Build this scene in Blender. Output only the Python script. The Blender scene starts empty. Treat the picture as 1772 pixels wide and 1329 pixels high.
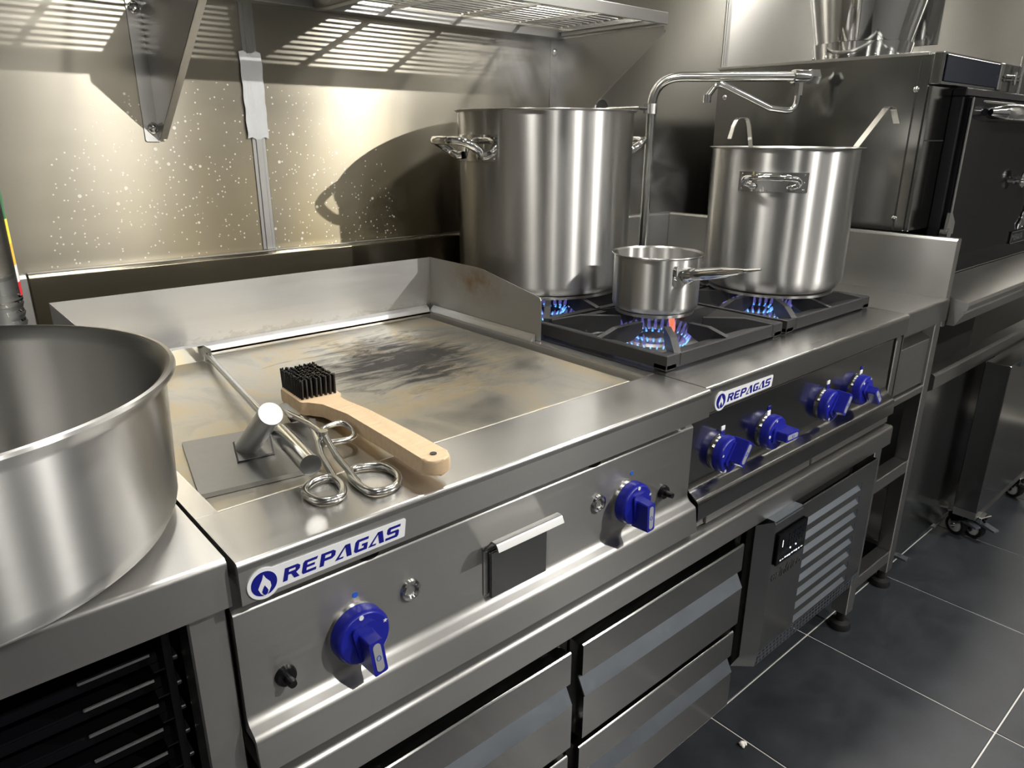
import bpy, bmesh, math, random
from mathutils import Vector, Matrix
random.seed(7)
PI = math.pi
scene = bpy.context.scene
COL = scene.collection

# ------------------------------------------------------------------ camera, world, light, exposure
F, YAW, PITCH, ROLL, CAMH = 1252.5, math.radians(41.246), math.radians(18.817), math.radians(-0.268), 1.273
cd = bpy.data.cameras.new('camera'); cam = bpy.data.objects.new('camera', cd); COL.objects.link(cam)
cd.sensor_fit = 'HORIZONTAL'; cd.sensor_width = 36.0; cd.lens = 36.0 * F / 1772.0
cd.clip_start = 0.02; cd.clip_end = 60
fw = Vector((math.sin(YAW) * math.cos(PITCH), math.cos(YAW) * math.cos(PITCH), -math.sin(PITCH)))
rt = Vector((math.cos(YAW), -math.sin(YAW), 0)); dn = fw.cross(rt)
r2 = rt * math.cos(ROLL) + dn * math.sin(ROLL); d2 = dn * math.cos(ROLL) - rt * math.sin(ROLL)
m = Matrix((r2, -d2, -fw)).transposed().to_4x4(); m.translation = (0, 0, CAMH)
cam.matrix_world = m
scene.camera = cam

w = bpy.data.worlds.new('world'); scene.world = w; w.use_nodes = True
w.node_tree.nodes['Background'].inputs[0].default_value = (0.8, 0.86, 0.95, 1)
w.node_tree.nodes['Background'].inputs[1].default_value = 0.05
scene.view_settings.view_transform = 'Standard'; scene.view_settings.look = 'None'
scene.view_settings.gamma = 1.0; scene.view_settings.use_curve_mapping = False
scene.view_settings.exposure = 0.3
SPOTS = ((2.75, -1.35, 2.60), (1.20, -1.35, 2.60), (-0.35, -1.35, 2.60)); SPOT_W = (185.0, 115.0, 35.0)   # row of small LED spotlights under the ceiling
HOOD_E = 200.0                                    # round lights in the hood over the cooking line
PANEL_E = 26.0                                    # ceiling light panels, emission strength
CEIL = 2.72

# ------------------------------------------------------------------ materials
MATS = {}
def nmat(name):
    mt = bpy.data.materials.new(name); mt.use_nodes = True
    nt = mt.node_tree; b = nt.nodes['Principled BSDF']
    MATS[name] = mt
    return mt, nt, b
def N(nt, t, **kw):
    n = nt.nodes.new(t)
    for k, v in kw.items():
        if k.startswith('i_'):
            key = k[2:]
            key = int(key) if key.isdigit() else key
            n.inputs[key].default_value = v
        else: setattr(n, k, v)
    return n
def ramp(nt, stops, fac=None):
    r = nt.nodes.new('ShaderNodeValToRGB'); e = r.color_ramp.elements
    while len(e) < len(stops): e.new(0.5)
    for i, (p, c) in enumerate(stops):
        e[i].position = p; e[i].color = (*c, 1) if len(c) == 3 else c
    if fac is not None: nt.links.new(fac, r.inputs[0])
    return r
def mixc(nt, fac, a, b, mode='MIX'):
    n = nt.nodes.new('ShaderNodeMix'); n.data_type = 'RGBA'; n.blend_type = mode
    for sock, v in ((n.inputs[0], fac), (n.inputs[6], a), (n.inputs[7], b)):
        if hasattr(v, 'is_linked') or hasattr(v, 'links'): nt.links.new(v, sock)
        elif isinstance(v, (int, float)): sock.default_value = v
        else: sock.default_value = (*v, 1)
    return n.outputs[2]
def coords(nt, scale=(1, 1, 1), obj=True):
    g = N(nt, 'ShaderNodeNewGeometry')
    mp = N(nt, 'ShaderNodeMapping'); mp.inputs['Scale'].default_value = scale
    nt.links.new(g.outputs['Position'], mp.inputs[0])
    return mp.outputs[0]
def noise(nt, scale, detail=4, rough=0.55, vec=None, dist=0.0):
    n = N(nt, 'ShaderNodeTexNoise'); n.inputs['Scale'].default_value = scale
    n.inputs['Detail'].default_value = detail; n.inputs['Roughness'].default_value = rough
    n.inputs['Distortion'].default_value = dist
    if vec is not None: nt.links.new(vec, n.inputs['Vector'])
    return n.outputs['Fac']
def math_(nt, op, a, b=None, c=None):
    n = N(nt, 'ShaderNodeMath', operation=op)
    for i, v in enumerate((a, b, c)):
        if v is None: continue
        if isinstance(v, (int, float)): n.inputs[i].default_value = v
        else: nt.links.new(v, n.inputs[i])
    return n.outputs[0]
def bump(nt, b, h, strength=0.1, dist=0.001):
    n = N(nt, 'ShaderNodeBump'); n.inputs['Strength'].default_value = strength; n.inputs['Distance'].default_value = dist
    nt.links.new(h, n.inputs['Height']); nt.links.new(n.outputs[0], b.inputs['Normal'])
def plain(name, col, rough=0.5, metal=0.0, spec=0.5, **kw):
    mt, nt, b = nmat(name)
    b.inputs['Base Color'].default_value = (*col, 1); b.inputs['Roughness'].default_value = rough
    b.inputs['Metallic'].default_value = metal; b.inputs['Specular IOR Level'].default_value = spec
    for k, v in kw.items(): b.inputs[k].default_value = v
    return mt, nt, b
def steel(name, col=(0.56, 0.55, 0.52), rough=0.28, aniso=0.75, grain=(3, 160, 160), var=0.10, smudge=0.15, bmp=0.04, stain=None):
    """brushed stainless: grain runs horizontally, highlights stretch across it"""
    mt, nt, b = nmat(name)
    b.inputs['Metallic'].default_value = 1.0
    v = coords(nt, grain)
    n1 = noise(nt, 1.0, 3, 0.6, v)
    n2 = noise(nt, 5.0, 5, 0.6, coords(nt))
    rr = math_(nt, 'ADD', math_(nt, 'MULTIPLY_ADD', n1, var, rough - var * 0.5), math_(nt, 'MULTIPLY_ADD', n2, smudge, -smudge * 0.5))
    nt.links.new(rr, b.inputs['Roughness'])
    c = mixc(nt, math_(nt, 'MULTIPLY', n2, 0.5), col, tuple(x * 0.82 for x in col))
    if stain is not None: c = stain(nt, c, b)
    if isinstance(c, tuple): b.inputs['Base Color'].default_value = (*c, 1)
    else: nt.links.new(c, b.inputs['Base Color'])
    b.inputs['Anisotropic'].default_value = aniso
    t = N(nt, 'ShaderNodeCombineXYZ'); t.inputs[0].default_value = 0.0; t.inputs[1].default_value = 0.06; t.inputs[2].default_value = 1.0
    nt.links.new(t.outputs[0], b.inputs['Tangent'])
    if bmp: bump(nt, b, n1, bmp, 0.0006)
    return mt

def wall_stain(nt, c, b):
    """brown grease film low on the wall behind the griddle and white dried splashes"""
    g = N(nt, 'ShaderNodeNewGeometry'); s = N(nt, 'ShaderNodeSeparateXYZ'); nt.links.new(g.outputs['Position'], s.inputs[0])
    low = N(nt, 'ShaderNodeMapRange'); low.inputs[1].default_value = 1.62; low.inputs[2].default_value = 1.05
    nt.links.new(s.outputs[2], low.inputs[0])
    mid = N(nt, 'ShaderNodeMapRange'); mid.inputs[1].default_value = 0.95; mid.inputs[2].default_value = 0.1
    nt.links.new(math_(nt, 'ABSOLUTE', math_(nt, 'SUBTRACT', s.outputs[0], 0.85)), mid.inputs[0])
    nz = noise(nt, 4.0, 5, 0.6, coords(nt, (1.6, 1, 0.7)))
    f = math_(nt, 'MULTIPLY', math_(nt, 'MULTIPLY', low.outputs[0], mid.outputs[0]), math_(nt, 'MULTIPLY_ADD', nz, 1.3, 0.1))
    c = mixc(nt, f, c, (0.34, 0.285, 0.17))
    def spots(scale, size, thr):
        vo = N(nt, 'ShaderNodeTexVoronoi'); vo.inputs['Scale'].default_value = scale
        nt.links.new(coords(nt, (1, 0, 1)), vo.inputs['Vector'])
        hit = math_(nt, 'LESS_THAN', vo.outputs['Distance'], size)
        sc = N(nt, 'ShaderNodeSeparateColor'); nt.links.new(vo.outputs['Color'], sc.inputs[0])
        pick = math_(nt, 'GREATER_THAN', sc.outputs[0], thr)
        return math_(nt, 'MULTIPLY', hit, pick)
    zone = N(nt, 'ShaderNodeMapRange'); zone.inputs[1].default_value = 1.42; zone.inputs[2].default_value = 1.05
    nt.links.new(s.outputs[2], zone.inputs[0])
    zx = N(nt, 'ShaderNodeMapRange'); zx.inputs[1].default_value = 0.42; zx.inputs[2].default_value = 0.1
    nt.links.new(math_(nt, 'ABSOLUTE', math_(nt, 'SUBTRACT', s.outputs[0], 0.62)), zx.inputs[0])
    sp = math_(nt, 'MULTIPLY', math_(nt, 'ADD', spots(130, 0.22, 0.62), spots(48, 0.16, 0.72)), math_(nt, 'MULTIPLY', zone.outputs[0], zx.outputs[0]))
    spg = math_(nt, 'GREATER_THAN', sp, 0.12)
    nt.links.new(math_(nt, 'SUBTRACT', 1.0, math_(nt, 'MULTIPLY', spg, 0.75)), b.inputs['Metallic'])
    return mixc(nt, math_(nt, 'MULTIPLY', spg, 0.8), c, (0.75, 0.73, 0.66))

steel('steel_wall', (0.35, 0.335, 0.30), 0.335, 0.88, (2, 200, 200), 0.05, 0.10, 0.02, wall_stain)
steel('steel_wall_clean', (0.56, 0.55, 0.52), 0.36, 0.92, (2, 200, 200), 0.05, 0.10, 0.02)
steel('steel_brushed', (0.47, 0.465, 0.45), 0.33, 0.82, (3, 220, 220), 0.06, 0.10, 0.02)
steel('steel_deck', (0.64, 0.63, 0.61), 0.24, 0.80, (6, 260, 260), 0.07, 0.14, 0.02)
steel('steel_panel', (0.38, 0.375, 0.36), 0.35, 0.85, (3, 240, 240), 0.05, 0.08, 0.02)
steel('steel_pot', (0.52, 0.515, 0.50), 0.35, 0.985, (8, 8, 300), 0.04, 0.06, 0.0)
steel('steel_mirror', (0.34, 0.34, 0.33), 0.16, 0.5, (3, 240, 240), 0.03, 0.06, 0.0)
steel('steel_guard', (0.56, 0.56, 0.555), 0.40, 0.4, (5, 60, 60), 0.12, 0.20, 0.03)
steel('galvanised', (0.30, 0.33, 0.37), 0.40, 0.1, (60, 60, 60), 0.10, 0.15, 0.0)
steel('steel_matt', (0.30, 0.30, 0.295), 0.46, 0.1, (90, 90, 90), 0.10, 0.12, 0.04)
steel('steel_grease_reflection', (0.24, 0.215, 0.16), 0.24, 0.5, (3, 200, 200), 0.05, 0.12, 0.0)  # grease tint, with the guard's dark reflection also put into the colour
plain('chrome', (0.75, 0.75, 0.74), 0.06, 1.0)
plain('steel_rod', (0.60, 0.60, 0.58), 0.16, 1.0)
plain('black_void', (0.004, 0.004, 0.004), 0.6)
plain('black_plastic', (0.006, 0.006, 0.007), 0.25)
plain('black_gloss', (0.004, 0.004, 0.005), 0.07, 0.0, 0.10)
plain('black_rubber', (0.006, 0.006, 0.006), 0.5)
plain('dark_glass', (0.005, 0.007, 0.013), 0.05, 0.0, 0.15)
plain('wheel_grey', (0.45, 0.45, 0.44), 0.4)
plain('badge_white', (0.72, 0.73, 0.75), 0.3)
plain('white_plastic', (0.8, 0.8, 0.8), 0.35)
plain('badge_blue', (0.008, 0.010, 0.20), 0.3)
plain('inlay_grey', (0.45, 0.46, 0.48), 0.35, 0.4)
plain('inlay_blue', (0.02, 0.10, 0.5), 0.35)
plain('grout', (0.50, 0.49, 0.46), 0.8)
plain('engraved', (0.03, 0.03, 0.03), 0.6)
plain('wall_paint', (0.38, 0.38, 0.375), 0.5)
plain('ceiling_white', (0.42, 0.42, 0.41), 0.8)
plain('crumb', (0.8, 0.78, 0.72), 0.8)
plain('red_paint', (0.45, 0.01, 0.015), 0.35)
for nm, col, st in (('led_panel', (1.0, 0.97, 0.93), PANEL_E), ('hood_led', (1.0, 0.965, 0.90), HOOD_E), ('led_dot', (0.6, 0.65, 1.0), 12.0), ('flame_blue', (0.10, 0.32, 1.0), 5.0), ('flame_red', (1.0, 0.20, 0.08), 3.0), ('display_white', (0.9, 0.95, 1.0), 1.2)):
    mt, nt, b = nmat(nm); b.inputs['Base Color'].default_value = (0, 0, 0, 1)
    b.inputs['Emission Color'].default_value = (*col, 1); b.inputs['Emission Strength'].default_value = st
# flame: mostly clear, glowing
for nm, col, st, a in (('flame_blue', (0.10, 0.35, 1.0), 1.6, 0.25), ('flame_tip', (0.28, 0.26, 1.0), 1.1, 0.10), ('flame_root', (0.22, 0.60, 1.0), 1.5, 0.6), ('flame_red', (1.0, 0.25, 0.12), 1.3, 0.35)):
    mt = bpy.data.materials.new(nm); mt.use_nodes = True; nt = mt.node_tree; nt.nodes.remove(nt.nodes['Principled BSDF'])
    e = N(nt, 'ShaderNodeEmission', i_0=(*col, 1), i_1=st); t = N(nt, 'ShaderNodeBsdfTransparent'); x = N(nt, 'ShaderNodeMixShader', i_0=a)
    nt.links.new(t.outputs[0], x.inputs[1]); nt.links.new(e.outputs[0], x.inputs[2])
    nt.links.new(x.outputs[0], nt.nodes['Material Output'].inputs[0]); MATS[nm] = mt
# knob blue
mt, nt, b = plain('knob_blue', (0.010, 0.014, 0.26), 0.32); bump(nt, b, noise(nt, 900, 2, 0.5, coords(nt)), 0.05, 0.0003)
# cast iron
mt, nt, b = plain('cast_iron', (0.012, 0.012, 0.013), 0.42, 0.0, 0.6)
bump(nt, b, noise(nt, 700, 3, 0.6, coords(nt)), 0.25, 0.0006)
# beech
mt, nt, b = plain('beech', (0.6, 0.4, 0.24), 0.55)
tc = N(nt, 'ShaderNodeTexCoord'); mp = N(nt, 'ShaderNodeMapping'); mp.inputs['Scale'].default_value = (6, 90, 60); nt.links.new(tc.outputs['Object'], mp.inputs[0])
r = ramp(nt, [(0.25, (0.60, 0.455, 0.30)), (0.6, (0.53, 0.385, 0.24)), (0.85, (0.40, 0.26, 0.15))], noise(nt, 1.5, 5, 0.6, mp.outputs[0], 0.4)); nt.links.new(r.outputs[0], b.inputs['Base Color'])
bump(nt, b, noise(nt, 2.0, 4, 0.6, mp.outputs[0]), 0.15, 0.0006)
# floor tile
mt, nt, b = plain('floor_tile', (0.016, 0.017, 0.020), 0.27)
n2 = noise(nt, 9, 6, 0.65, coords(nt)); n3 = noise(nt, 260, 3, 0.6, coords(nt))
nt.links.new(math_(nt, 'ADD', math_(nt, 'MULTIPLY_ADD', n2, 0.20, 0.27), math_(nt, 'MULTIPLY_ADD', n3, 0.10, -0.03)), b.inputs['Roughness'])
r = ramp(nt, [(0.35, (0.018, 0.020, 0.024)), (0.7, (0.030, 0.033, 0.039))], n2); nt.links.new(r.outputs[0], b.inputs['Base Color'])
bump(nt, b, n3, 0.12, 0.001)
# seasoned griddle plate
mt, nt, b = nmat('griddle_plate'); b.inputs['Metallic'].default_value = 1.0
P = coords(nt); g = N(nt, 'ShaderNodeSeparateXYZ'); nt.links.new(P, g.inputs[0])
na = noise(nt, 5.5, 6, 0.62, coords(nt, (1.6, 0.9, 1)), 0.8); nb = noise(nt, 13, 8, 0.7, coords(nt, (0.7, 2.4, 1)), 1.2)
base = ramp(nt, [(0.30, (0.33, 0.32, 0.29)), (0.48, (0.45, 0.43, 0.375)), (0.60, (0.50, 0.43, 0.30)), (0.75, (0.38, 0.385, 0.39))], na)
dx = math_(nt, 'DIVIDE', math_(nt, 'SUBTRACT', g.outputs[0], 0.735), 0.235); dy = math_(nt, 'DIVIDE', math_(nt, 'SUBTRACT', g.outputs[1], 1.13), 0.24)
dd = math_(nt, 'SQRT', math_(nt, 'ADD', math_(nt, 'MULTIPLY', dx, dx), math_(nt, 'MULTIPLY', dy, dy)))
msk = math_(nt, 'ADD', math_(nt, 'SUBTRACT', 1.0, dd), math_(nt, 'MULTIPLY_ADD', nb, 2.2, -1.15))
mr = N(nt, 'ShaderNodeMapRange'); mr.inputs[1].default_value = 0.05; mr.inputs[2].default_value = 0.65; nt.links.new(msk, mr.inputs[0])
cc = mixc(nt, mr.outputs[0], base.outputs[0], (0.055, 0.052, 0.050))
nt.links.new(cc, b.inputs['Base Color'])
nt.links.new(math_(nt, 'ADD', math_(nt, 'MULTIPLY_ADD', na, 0.25, 0.27), math_(nt, 'MULTIPLY', mr.outputs[0], 0.22)), b.inputs['Roughness'])
bump(nt, b, nb, 0.12, 0.001)
# splash guard stain on the right wall handled by its own material
def heat_stain(nt, c, b):
    P = coords(nt); s = N(nt, 'ShaderNodeSeparateXYZ'); nt.links.new(P, s.inputs[0])
    dy = math_(nt, 'DIVIDE', math_(nt, 'SUBTRACT', s.outputs[1], 1.245), 0.10); dz = math_(nt, 'DIVIDE', math_(nt, 'SUBTRACT', s.outputs[2], 0.972), 0.05)
    d = math_(nt, 'SQRT', math_(nt, 'ADD', math_(nt, 'MULTIPLY', dy, dy), math_(nt, 'MULTIPLY', dz, dz)))
    f = math_(nt, 'MULTIPLY', math_(nt, 'SUBTRACT', 1.25, d), math_(nt, 'MULTIPLY_ADD', noise(nt, 22, 5, 0.65, P), 2.0, -0.45))
    cl = N(nt, 'ShaderNodeClamp'); nt.links.new(f, cl.inputs[0])
    return mixc(nt, cl.outputs[0], c, (0.30, 0.20, 0.10))
def drips(nt, c, b):
    P = coords(nt); s = N(nt, 'ShaderNodeSeparateXYZ'); nt.links.new(P, s.inputs[0])
    lo = N(nt, 'ShaderNodeMapRange'); lo.inputs[1].default_value = .955; lo.inputs[2].default_value = .885; nt.links.new(s.outputs[2], lo.inputs[0])
    n1 = noise(nt, 26, 6, 0.7, coords(nt, (1, 1, 1.6)), 1.5); n2 = noise(nt, 3.0, 5, 0.65, coords(nt, (0.5, 1, 9)))
    f = math_(nt, 'MULTIPLY', math_(nt, 'GREATER_THAN', math_(nt, 'MULTIPLY', n1, lo.outputs[0]), 0.42), 0.35)
    c = mixc(nt, f, c, (0.30, 0.29, 0.26))
    r = ramp(nt, [(0.42, (0, 0, 0)), (0.62, (1, 1, 1))], n2)
    return mixc(nt, math_(nt, 'MULTIPLY', r.outputs[0], 0.35), c, (0.42, 0.42, 0.41))
steel('guard_back_steel', (0.52, 0.52, 0.515), 0.40, 0.4, (5, 60, 60), 0.12, 0.20, 0.03, drips)
steel('guard_stained', (0.50, 0.50, 0.485), 0.38, 0.3, (60, 5, 60), 0.15, 0.25, 0.03, heat_stain)
# clear plastic and tape
mt, nt, b = plain('clear_plastic', (0.96, 0.98, 0.98), 0.04, 0.0); b.inputs['Transmission Weight'].default_value = 1.0; b.inputs['IOR'].default_value = 1.25
mt, nt, b = plain('paper_tape', (0.45, 0.46, 0.47), 0.4); bump(nt, b, noise(nt, 90, 5, 0.65, coords(nt, (1, 1, 0.3))), 0.5, 0.002)
# bottle label: bands of colour with print
mt, nt, b = nmat('bottle_label'); b.inputs['Roughness'].default_value = 0.35
g = N(nt, 'ShaderNodeSeparateXYZ'); nt.links.new(coords(nt), g.inputs[0])
mr = N(nt, 'ShaderNodeMapRange'); mr.inputs[1].default_value = 1.045; mr.inputs[2].default_value = 1.24; nt.links.new(g.outputs[2], mr.inputs[0])
r = ramp(nt, [(0.0, (0.6, 0.02, 0.03)), (0.11, (0.8, 0.8, 0.8)), (0.24, (0.85, 0.5, 0.05)), (0.40, (0.9, 0.75, 0.06)), (0.58, (0.02, 0.16, 0.06)), (0.80, (0.75, 0.75, 0.72))], mr.outputs[0]); r.color_ramp.interpolation = 'CONSTANT'
nt.links.new(r.outputs[0], b.inputs['Base Color'])

# ------------------------------------------------------------------ mesh helpers
def fil(pts, r=None, n=4):
    """round polygon corners; a point may carry its own radius as third item"""
    out = []; L = len(pts)
    for i, p in enumerate(pts):
        rad = p[2] if len(p) > 2 else (r or 0)
        if rad <= 0: out.append((p[0], p[1])); continue
        a = Vector(pts[i - 1][:2]); b = Vector(p[:2]); c = Vector(pts[(i + 1) % L][:2])
        u = (a - b); v = (c - b); lu, lv = u.length, v.length
        if lu < 1e-9 or lv < 1e-9: out.append((p[0], p[1])); continue
        u /= lu; v /= lv
        ang = u.angle(v)
        if ang > PI - 0.01: out.append((p[0], p[1])); continue
        t = min(rad / math.tan(ang / 2), lu * 0.49, lv * 0.49); rr = t * math.tan(ang / 2)
        ctr = b + (u + v).normalized() * (rr / math.sin(ang / 2))
        s0 = b + u * t - ctr; s1 = b + v * t - ctr
        a0 = math.atan2(s0.y, s0.x); a1 = math.atan2(s1.y, s1.x); da = (a1 - a0 + PI) % (2 * PI) - PI
        for k in range(n + 1):
            th = a0 + da * k / n; out.append((ctr.x + rr * math.cos(th), ctr.y + rr * math.sin(th)))
    return out
def rpath(pts, r, n=6):
    """round the corners of an open 3-D polyline"""
    P = [Vector(p) for p in pts]; out = [P[0]]
    for i in range(1, len(P) - 1):
        a, b, c = P[i - 1], P[i], P[i + 1]; u = (a - b).normalized(); v = (c - b).normalized(); ang = u.angle(v)
        if ang > PI - 0.02: out.append(b); continue
        t = min(r / math.tan(ang / 2), (a - b).length * 0.49, (c - b).length * 0.49)
        p0, p1 = b + u * t, b + v * t
        for k in range(n + 1):
            s = k / n; out.append(p0 * (1 - s) ** 2 + b * 2 * s * (1 - s) + p1 * s * s)
    out.append(P[-1]); return out
class B:
    def __init__(s): s.bm = bmesh.new()
    def box(s, x0, x1, y0, y1, z0, z1, bev=0.0, seg=2):
        q = bmesh.ops.create_cube(s.bm, size=1.0)['verts']
        for v in q: v.co = Vector(((x0 + x1) / 2 + v.co.x * (x1 - x0), (y0 + y1) / 2 + v.co.y * (y1 - y0), (z0 + z1) / 2 + v.co.z * (z1 - z0)))
        if bev > 0:
            ed = list({e for v in q for e in v.link_edges})
            bmesh.ops.bevel(s.bm, geom=ed, offset=bev, segments=seg, profile=0.5, affect='EDGES', clamp_overlap=True)
        return s
    def prism(s, pts, axis, a0, a1, M=None):
        """pts in the plane normal to axis: x->(y,z) y->(x,z) z->(x,y)"""
        def mk(p, a):
            c = {'x': (a, p[0], p[1]), 'y': (p[0], a, p[1]), 'z': (p[0], p[1], a)}[axis]
            c = Vector(c); return s.bm.verts.new(M @ c if M else c)
        A = [mk(p, a0) for p in pts]; C = [mk(p, a1) for p in pts]; n = len(pts)
        s.bm.faces.new(A); s.bm.faces.new(C[::-1])
        for i in range(n): s.bm.faces.new((A[i], C[i], C[(i + 1) % n], A[(i + 1) % n]))
        return s
    def lathe(s, prof, seg=48, c=(0, 0, 0), axis='z', closed=False):
        rings = []
        for r, z in prof:
            ring = []
            for k in range(seg):
                a = 2 * PI * k / seg; x, y = r * math.cos(a), r * math.sin(a)
                p = {'z': (x, y, z), 'y': (x, z, y), 'x': (z, x, y)}[axis]
                ring.append(s.bm.verts.new((p[0] + c[0], p[1] + c[1], p[2] + c[2])))
            rings.append(ring)
        R = rings + ([rings[0]] if closed else [])
        for a, b in zip(R, R[1:]):
            for k in range(seg):
                try: s.bm.faces.new((a[k], a[(k + 1) % seg], b[(k + 1) % seg], b[k]))
                except ValueError: pass
        if not closed:
            for ring in (rings[0], rings[-1]):
                try: s.bm.faces.new(ring)
                except ValueError: pass
        return s
    def tube(s, pts, r, seg=10, closed=False, cap=True, flat=1.0):
        P = [Vector(p) for p in pts]; n = len(P); R = r if isinstance(r, (list, tuple)) else [r] * n
        T = []
        for i in range(n):
            if closed: t = P[(i + 1) % n] - P[i - 1]
            else: t = P[min(i + 1, n - 1)] - P[max(i - 1, 0)]
            T.append(t.normalized())
        up = Vector((0, 0, 1)) if abs(T[0].z) < 0.9 else Vector((1, 0, 0))
        u = T[0].cross(up).normalized(); rings = []
        for i in range(n):
            u = (u - T[i] * u.dot(T[i])).normalized(); v = T[i].cross(u)
            rings.append([s.bm.verts.new(P[i] + (u * math.cos(2 * PI * k / seg) + v * math.sin(2 * PI * k / seg) * flat) * R[i]) for k in range(seg)])
        q = rings + ([rings[0]] if closed else [])
        for a, b in zip(q, q[1:]):
            for k in range(seg): s.bm.faces.new((a[k], a[(k + 1) % seg], b[(k + 1) % seg], b[k]))
        if cap and not closed: s.bm.faces.new(rings[0]); s.bm.faces.new(rings[-1])
        return s
    def cyl(s, p0, p1, r, seg=20): return s.tube([p0, p1], r, seg)
    def ball(s, c, r, seg=12):
        q = bmesh.ops.create_uvsphere(s.bm, u_segments=seg, v_segments=max(6, seg // 2), radius=r)['verts']
        for v in q: v.co += Vector(c)
        return s
    def poly(s, pts3): s.bm.faces.new([s.bm.verts.new(p) for p in pts3]); return s
    def xf(s, M):
        bmesh.ops.transform(s.bm, matrix=M, verts=s.bm.verts); return s

def off(o):
    v = Vector((0, 0, 0))
    while o is not None: v += o.location; o = o.parent
    return v
def obj(name, b, mat, parent=None, angle=35, local=False):
    me = bpy.data.meshes.new(name); bm = b.bm
    bmesh.ops.remove_doubles(bm, verts=bm.verts, dist=1e-6)
    bmesh.ops.recalc_face_normals(bm, faces=bm.faces)
    if parent is not None and not local: bmesh.ops.translate(bm, verts=bm.verts, vec=-off(parent))
    bm.to_mesh(me); bm.free()
    for p in me.polygons: p.use_smooth = True
    me.set_sharp_from_angle(angle=math.radians(angle))
    o = bpy.data.objects.new(name, me); COL.objects.link(o); o.parent = parent
    me.materials.append(MATS[mat])
    wn = o.modifiers.new('weighted_normals', 'WEIGHTED_NORMAL'); wn.keep_sharp = True; wn.mode = 'FACE_AREA'; wn.weight = 80
    return o
def tag(o, label=None, cat=None, group=None, kind=None):
    if label: o['label'] = label
    if cat: o['category'] = cat
    if group: o['group'] = group
    if kind: o['kind'] = kind
    return o
def thing(name, label, cat, loc=(0, 0, 0), group=None):
    o = bpy.data.objects.new(name, None); COL.objects.link(o); o.location = loc; o.empty_display_size = 0.05
    return tag(o, label, cat, group)
def dup(root, parent=None):
    c = root.copy(); COL.objects.link(c); c.parent = parent
    for ch in list(root.children): dup(ch, c)
    return c
def struct(name, b, mat): return tag(obj(name, b, mat), kind='structure')

T = 0.878          # worktop height
W = 1.585          # face of the steel wall cladding
XL, XR, YF = -2.6, 4.0, -2.6

# ------------------------------------------------------------------ the room
fl = struct('floor', B().box(XL, XR, YF, W + 0.02, -0.05, -0.002), 'grout')
tx, ty, ts = 1.686, 0.703, 0.450
tile_me = None
for i in range(-10, 6):
    for j in range(-8, 3):
        x, y = tx + (i + 0.5) * ts, ty + (j + 0.5) * ts
        if x < XL + .2 or x > XR - .1 or y < YF + .2 or y > W - .15: continue
        if tile_me is None:
            t = obj('tile', B().box(-ts / 2 + .0017, ts / 2 - .0017, -ts / 2 + .0017, ts / 2 - .0017, -0.012, 0.0, 0.0012, 1), 'floor_tile', fl, local=True); tile_me = t.data
        else:
            t = bpy.data.objects.new('tile', tile_me); COL.objects.link(t); t.parent = fl
        t.location = (x, y, 0)
wb = struct('wall_back', B().box(XL, XR, W + 0.012, W + 0.10, 0, CEIL), 'wall_paint')
for x0, x1, mt in ((XL, 0.662, 'steel_wall'), (0.668, 2.365, 'steel_wall'), (2.371, XR, 'steel_wall_clean')):
    obj('cladding_panel', B().box(x0, x1, W, W + 0.012, 0.02, 2.45, 0.001, 1), mt, wb)
for x0, x1 in ((0.651, 0.681), (2.352, 2.384)):
    obj('cover_strip', B().box(x0, x1, W - 0.0025, W, 1.034, 2.45, 0.001, 1).box(x0 + .008, x1 - .008, W - .0045, W - .0025, 1.034, 2.45, .0008, 1), 'steel_brushed', wb)
struct('wall_right', B().box(XR, XR + .1, YF, W + .1, 0, CEIL), 'steel_wall_clean')
struct('wall_left', B().box(XL - .1, XL, YF, W + .1, 0, CEIL), 'wall_paint')
struct('wall_front', B().box(XL, XR, YF - .1, YF, 0, CEIL), 'wall_paint')
ce = struct('ceiling', B().box(XL, XR, YF, W + .1, CEIL, CEIL + .1), 'ceiling_white')
# ceiling light panels (out of frame, they light the room)
first = None
for k, (x, y) in enumerate(((-1.0, -1.7), (0.6, -2.0), (2.0, -0.75), (3.45, -0.75), (3.2, -2.1))):
    if first is None:
        first = thing('ceiling_light', 'flat square white ceiling light panel', 'lamp', (0, 0, CEIL), 'ceiling light panels')
        obj('housing', B().box(-.15, .15, -.15, .15, -.03, 0, .004), 'white_plastic', first, local=True)
        obj('diffuser', B().box(-.13, .13, -.13, .13, -.036, -.0305, .002), 'led_panel', first, local=True)
        o = first
    else: o = dup(first)
    o['label'] = 'flat square white ceiling light panel ' + ('over the corner by the left wall', 'over the back of the aisle behind the griddle spotlight', 'over the aisle in front of the gas hob', 'over the aisle in front of the oven', 'over the corner by the right wall')[k]
    o.location = (x, y, CEIL)
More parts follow.
